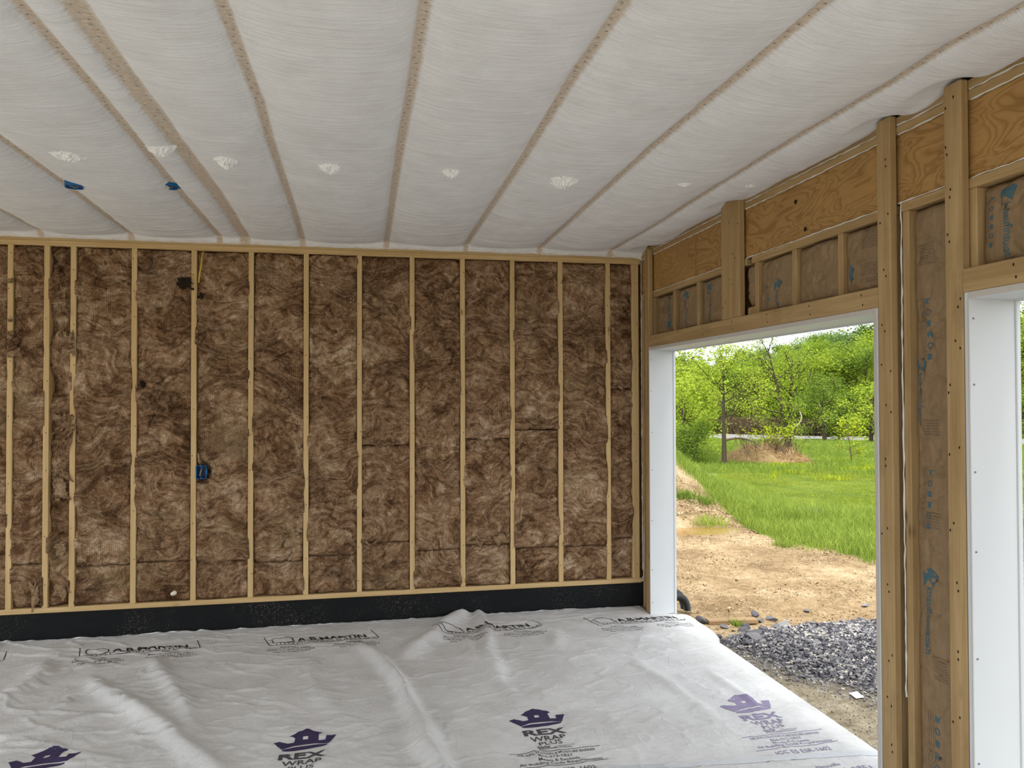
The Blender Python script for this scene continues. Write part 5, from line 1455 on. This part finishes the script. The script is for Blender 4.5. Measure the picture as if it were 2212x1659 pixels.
for i in range(60):       # thin bare twigs in the crown on that side
    p0 = np.array([0, 0, rs.uniform(1.2, 2.4)]) + dirx * rs.uniform(0.1, 0.6); w = np.linspace(0, 1, 4)
    p = p0 + w[:, None] * (dirx * rs.uniform(-0.1, 0.7) + np.array([rs.normal(0, .2), rs.normal(0, .2), rs.normal(-0.1, 0.4)]))
    V, F = tube_arrays(p, 0.007 * (1 - 0.6 * w) + 0.002, 4); A.add(V, F)
o = obj('drooping_branch', A.mesh('drooping_branch'), M['twig'], t1); o.rotation_euler = (0, 0, -0.4)
T2 = tree_proto(33, 5.6, 0.18, 1.5, 26, 5, 6000, 0.078, 0.15, 0.15, 0.75, 2, 0.05)
setmat(T2, M['bark'], M['leaf'])
t2 = plant('ivy_tree', T2, 30.75, 34.0, 4.9, 5.6, 'taller two-stemmed tree with leafy trunk and pale curved branch', 'tree', None, 1.0, 1.1)
rs = np.random.default_rng(12)
LV, LF = leaf_quads(np.stack([rs.normal(0, 0.10, 160), rs.normal(0, 0.10, 160), rs.uniform(0.5, 3.4, 160)], 1), 6, 0.10, 0.13, rs)
o = obj('ivy_leaves', mesh_np('ivy_leaves', LV, LF, False), M['leaf'], t2); o['kind'] = 'stuff'
d30 = np.array([math.cos(math.radians(30.75)), -math.sin(math.radians(30.75)), 0.0])
R2 = Matrix.Rotation(-1.1, 3, 'Z')
def loc2(p): return np.array(R2 @ Vector(p))
cv = [loc2(d30 * 0.18 + np.array([0, 0, 1.15])), loc2(d30 * 0.45 + np.array([0, 0, 1.32])), loc2(d30 * 0.62 + np.array([0, 0, 1.62])), loc2(d30 * 0.55 + np.array([0, 0, 1.95]))]
o = tubeobj('peeled_branch', cv, 0.032, M['bark_pale'], t2, 7)
for sgn, z0, L in ((-1, 2.9, 1.3), (1, 2.5, 1.2)):
    c_ = [loc2(np.array([0, 0, z0])), loc2(d30 * sgn * L * 0.4 + np.array([0, 0, z0 + 0.35])), loc2(d30 * sgn * L * 0.8 + np.array([0, 0, z0 + 1.0])), loc2(d30 * sgn * L * 0.9 + np.array([0, 0, z0 + 1.5]))]
    tubeobj('bare_limb', c_, 0.026, M['bark'], t2, 6)
T3 = setmat(tree_proto(35, 2.6, 0.08, 1.05, 22, 4, 5600, 0.08, 0.13, 0.08, 0.6), M['bark'], M['leaf_dark'])
plant('round_tree', T3, 33.15, 49.0, 3.5, 2.6, 'small round dark green tree standing before the road', 'tree', None, 1.15)
plant('round_tree', setmat(tree_proto(36, 2.6, 0.06, 1.0, 20, 4, 5000, 0.085, 0.13, 0.07, 0.6), M['bark'], M['leaf']), 36.05, 48.0, 3.3, 2.6, 'bright green bushy tree before the road by the near door post', 'tree', None, 1.2)
plant('meadow_shrub', PS, 23.6, 27.5, 2.5, 2.4, 'leafy shrub behind the earth heap beside the white jamb', 'shrub', None, 1.1)
plant('meadow_shrub', PS2, 24.35, 25.0, 1.35, 2.4, 'low rounded shrub left of the slender tree', 'shrub', None, 1.1)
plant('meadow_shrub', PS, 22.4, 31.0, 4.0, 2.4, 'tall pale shrub half hidden by the white jamb', 'shrub', None, 0.9)
sap = setmat(tree_proto(38, 1.9, 0.25, 0.55, 12, 3, 420, 0.10, 0.10, 0.022, 0.7), M['twig'], M['weed'])
plant('sapling', sap, 34.85, 26.0, 1.5, 1.9, 'thin yellow-green sapling in the long grass on the right', 'sapling')
# ---- dead grass heap with a bare bush on it
hx, hy = pol(29.2, 25.6)
root = empty('brush_heap', (hx, hy, gz(hx, hy))); tag(root, 'heap of dead tan grass with a bare twiggy bush on top', 'brush heap')
root.rotation_euler = (0, 0, math.radians(-29))
n = 40; u = np.linspace(-1, 1, n); U, W = np.meshgrid(u, u, indexing='ij')
hz = np.clip(1 - (U ** 2 + W ** 2), 0, 1) ** 0.8 * 0.72 * (0.75 + 0.6 * fbm(U * 2.2, W * 2, 3, 140)) - 0.06
o = obj('heap_core', mesh_np('heap_core', np.stack([U * 1.45, W * 0.75, hz], -1).reshape(-1, 3), grid_faces(n, n)), M['straw'], root)
rs = np.random.default_rng(15); N = 5200
bu, bw = rs.uniform(-1, 1, N), rs.uniform(-1, 1, N); k = bu ** 2 + bw ** 2 < 1; bu, bw = bu[k], bw[k]
bz = np.clip(1 - (bu ** 2 + bw ** 2), 0, 1) ** 0.8 * 0.72 * (0.75 + 0.6 * fbm(bu * 2.2, bw * 2, 3, 140)) - 0.05
B = np.stack([bu * 1.45, bw * 0.75, bz], 1); D = np.stack([rs.normal(0, 0.13, len(B)), rs.normal(0, 0.10, len(B)), rs.normal(0.03, 0.07, len(B))], 1)
S_ = np.cross(D, rs.normal(0, 1, D.shape)); S_ = S_ / (np.linalg.norm(S_, axis=1)[:, None] + 1e-9) * 0.008
V = np.stack([B - S_, B + S_, B + D], 1).reshape(-1, 3)
o = obj('straw', mesh_np('straw', V, np.arange(len(V)).reshape(-1, 3), False), M['straw'], root); o['kind'] = 'stuff'
bmh = bramble_mesh(25, 90, 0.70, 0.62, 0.006)
o = obj('bare_bush', bmh, M['twig'], root, (0.35, -0.1, 0.30)); o['kind'] = 'stuff'
LV, LF = leaf_quads(rs.normal(0, 1, (50, 3)) * [0.4, 0.3, 0.16] + [0.2, 0.1, 0.85], 8, 0.09, 0.09, rs)
o = obj('new_leaves', mesh_np('new_leaves', LV, LF, False), M['weed'], root); o['kind'] = 'stuff'
# ---- grey flat rock in the lawn
x, y = pol(32.9, 13.7)
o = obj('flat_rock', rock_me(611, 0.25, 2), M['rock']); o.location = (x, y, gz(x, y) + 0.02); o.scale = (0.30, 0.16, 0.20); o.rotation_euler = (0, 0, -0.55)
tag(o, 'flat grey rock lying in the mown lawn', 'rock')
x, y = pol(35.6, 7.6)
o = obj('pale_stone', rock_me(612, 0.35, 2), M['rock']); o.location = (x, y, gz(x, y) + 0.01); o.scale = (0.075, 0.05, 0.05)
tag(o, 'pale flat stone on the bare earth near the door post', 'rock')

# ---- grass
def blades(name, a0, a1, ra, rb, count, h, w, mat, seed, dens=None, lean=0.35):
    rs = np.random.default_rng(seed)
    a = rs.uniform(a0, a1, count); r = np.sqrt(rs.uniform(ra * ra, rb * rb, count))
    x, y = r * np.sin(np.radians(a)), r * np.cos(np.radians(a))
    zf, tf, ff, gvv, mo = ground_fields(x, y)
    p = tf.copy()
    if dens is not None: p = p * dens(a, r, x, y, mo)
    k = rs.random(count) < p
    x, y, zf, r = x[k], y[k], zf[k], r[k]; n = len(x)
    hh = h * rs.uniform(0.45, 1.2, n) * (0.75 + 0.5 * fbm(x * 0.9, y * 0.9, 3, seed)); ww = w * rs.uniform(0.7, 1.4, n)
    az = rs.uniform(0, 6.28, n); B = np.stack([x, y, zf - 0.01], 1)
    sd = np.stack([np.cos(az), np.sin(az), 0 * az], 1) * ww[:, None] * 0.5
    ln_ = rs.normal(0, lean, (n, 2)) * hh[:, None]
    Mid = B + np.stack([ln_[:, 0] * 0.35, ln_[:, 1] * 0.35, hh * 0.6], 1)
    Tip = B + np.stack([ln_[:, 0], ln_[:, 1], hh], 1)
    V = np.stack([B - sd, B + sd, Mid + sd * 0.7, Mid - sd * 0.7, Tip], 1).reshape(-1, 3)
    i0 = np.arange(n) * 5
    q4 = np.stack([i0, i0 + 1, i0 + 2, i0 + 3], 1); t3 = np.stack([i0 + 3, i0 + 2, i0 + 4], 1)
    return obj(name, mesh_np(name, V, [q4, t3], False), mat)
o = blades('long_grass', 20.5, 38.5, 9.3, 17.5, 52000, 0.20, 0.010, M['grass'], 201, lambda a, r, x, y, mo: np.clip(1.05 - mo, 0.02, 1) * np.clip(1.5 - (r - 11.8) / 2.6, np.where(a < 28, 0.6, 0.0), 1))
tag(o, 'long green grass along the edge of the bare earth and heap', 'grass', kind='stuff')
o = blades('mown_grass', 26, 38.5, 12.5, 25, 52000, 0.055, 0.012, M['grass_pale'], 202)
tag(o, 'short mown yellow-green grass of the lawn', 'grass', kind='stuff')
o = blades('meadow_grass', 20.5, 38.5, 20.5, 49.0, 66000, 0.22, 0.022, M['grass'], 203, lambda a, r, x, y, mo: np.clip((r - 20.5) / 2.5, 0, 1) * np.clip(1.2 - 0.9 * mo, 0, 1))
tag(o, 'tall meadow grass between the lawn and the road', 'grass', kind='stuff')
o = blades('weeds', 29.5, 38.5, 20.0, 30.0, 9000, 0.17, 0.035, M['weed'], 204, lambda a, r, x, y, mo: np.clip(fbm(x * 0.8, y * 0.8, 3, 210) * 2.2 - 0.2, 0, 1))
tag(o, 'yellow-green weeds scattered beyond the lawn', 'weeds', kind='stuff')
o = blades('meadow_grass', 42.8, 46.8, 9.5, 50.0, 9000, 0.22, 0.022, M['grass'], 205)
tag(o, 'grass strip seen past the second jamb', 'grass', kind='stuff')
# tufts on the earth heap
def grass_tuft(a, r, n, h, spread, label):
    x, y = pol(a, r); rs = np.random.default_rng(int(a * 100)); A = Acc()
    for i in range(n):
        w = np.linspace(0, 1, 4); d = rs.normal(0, 0.35, 2) * h; b = rs.normal(0, spread, 2); hh = h * rs.uniform(0.5, 1.1)
        bz = gz(x + b[0], y + b[1]) - gz(x, y) if i % 6 == 0 else 0
        c = np.stack([b[0] + d[0] * w ** 1.5, b[1] + d[1] * w ** 1.5, hh * w + bz], 1); s2 = np.array([rs.normal(), rs.normal(), 0]); s2 = s2 / np.linalg.norm(s2) * 0.006
        prof = (1 - w ** 2)[:, None] * s2
        A.add(np.vstack([c - prof, c + prof]), np.array([[j, j + 4, j + 5, j + 1] for j in range(3)]))
    o = obj('grass_tuft', A.mesh('grass_tuft', False), M['grass']); o.location = (x, y, gz(x, y) - 0.01)
    tag(o, label, 'grass', 'grass tufts on the earth')
grass_tuft(25.0, 12.6, 160, 0.16, 0.09, 'bright grass tuft high on the face of the earth heap')
grass_tuft(25.35, 11.7, 200, 0.17, 0.12, 'wide grass tuft low on the face of the earth heap')
grass_tuft(23.5, 12.4, 160, 0.18, 0.10, 'grass tuft on the earth heap beside the white jamb')
grass_tuft(30.3, 10.35, 120, 0.10, 0.06, 'small grass tuft standing alone on the bare earth')
grass_tuft(27.2, 6.58, 26, 0.075, 0.02, 'thin green weed growing beside the weathered plank')
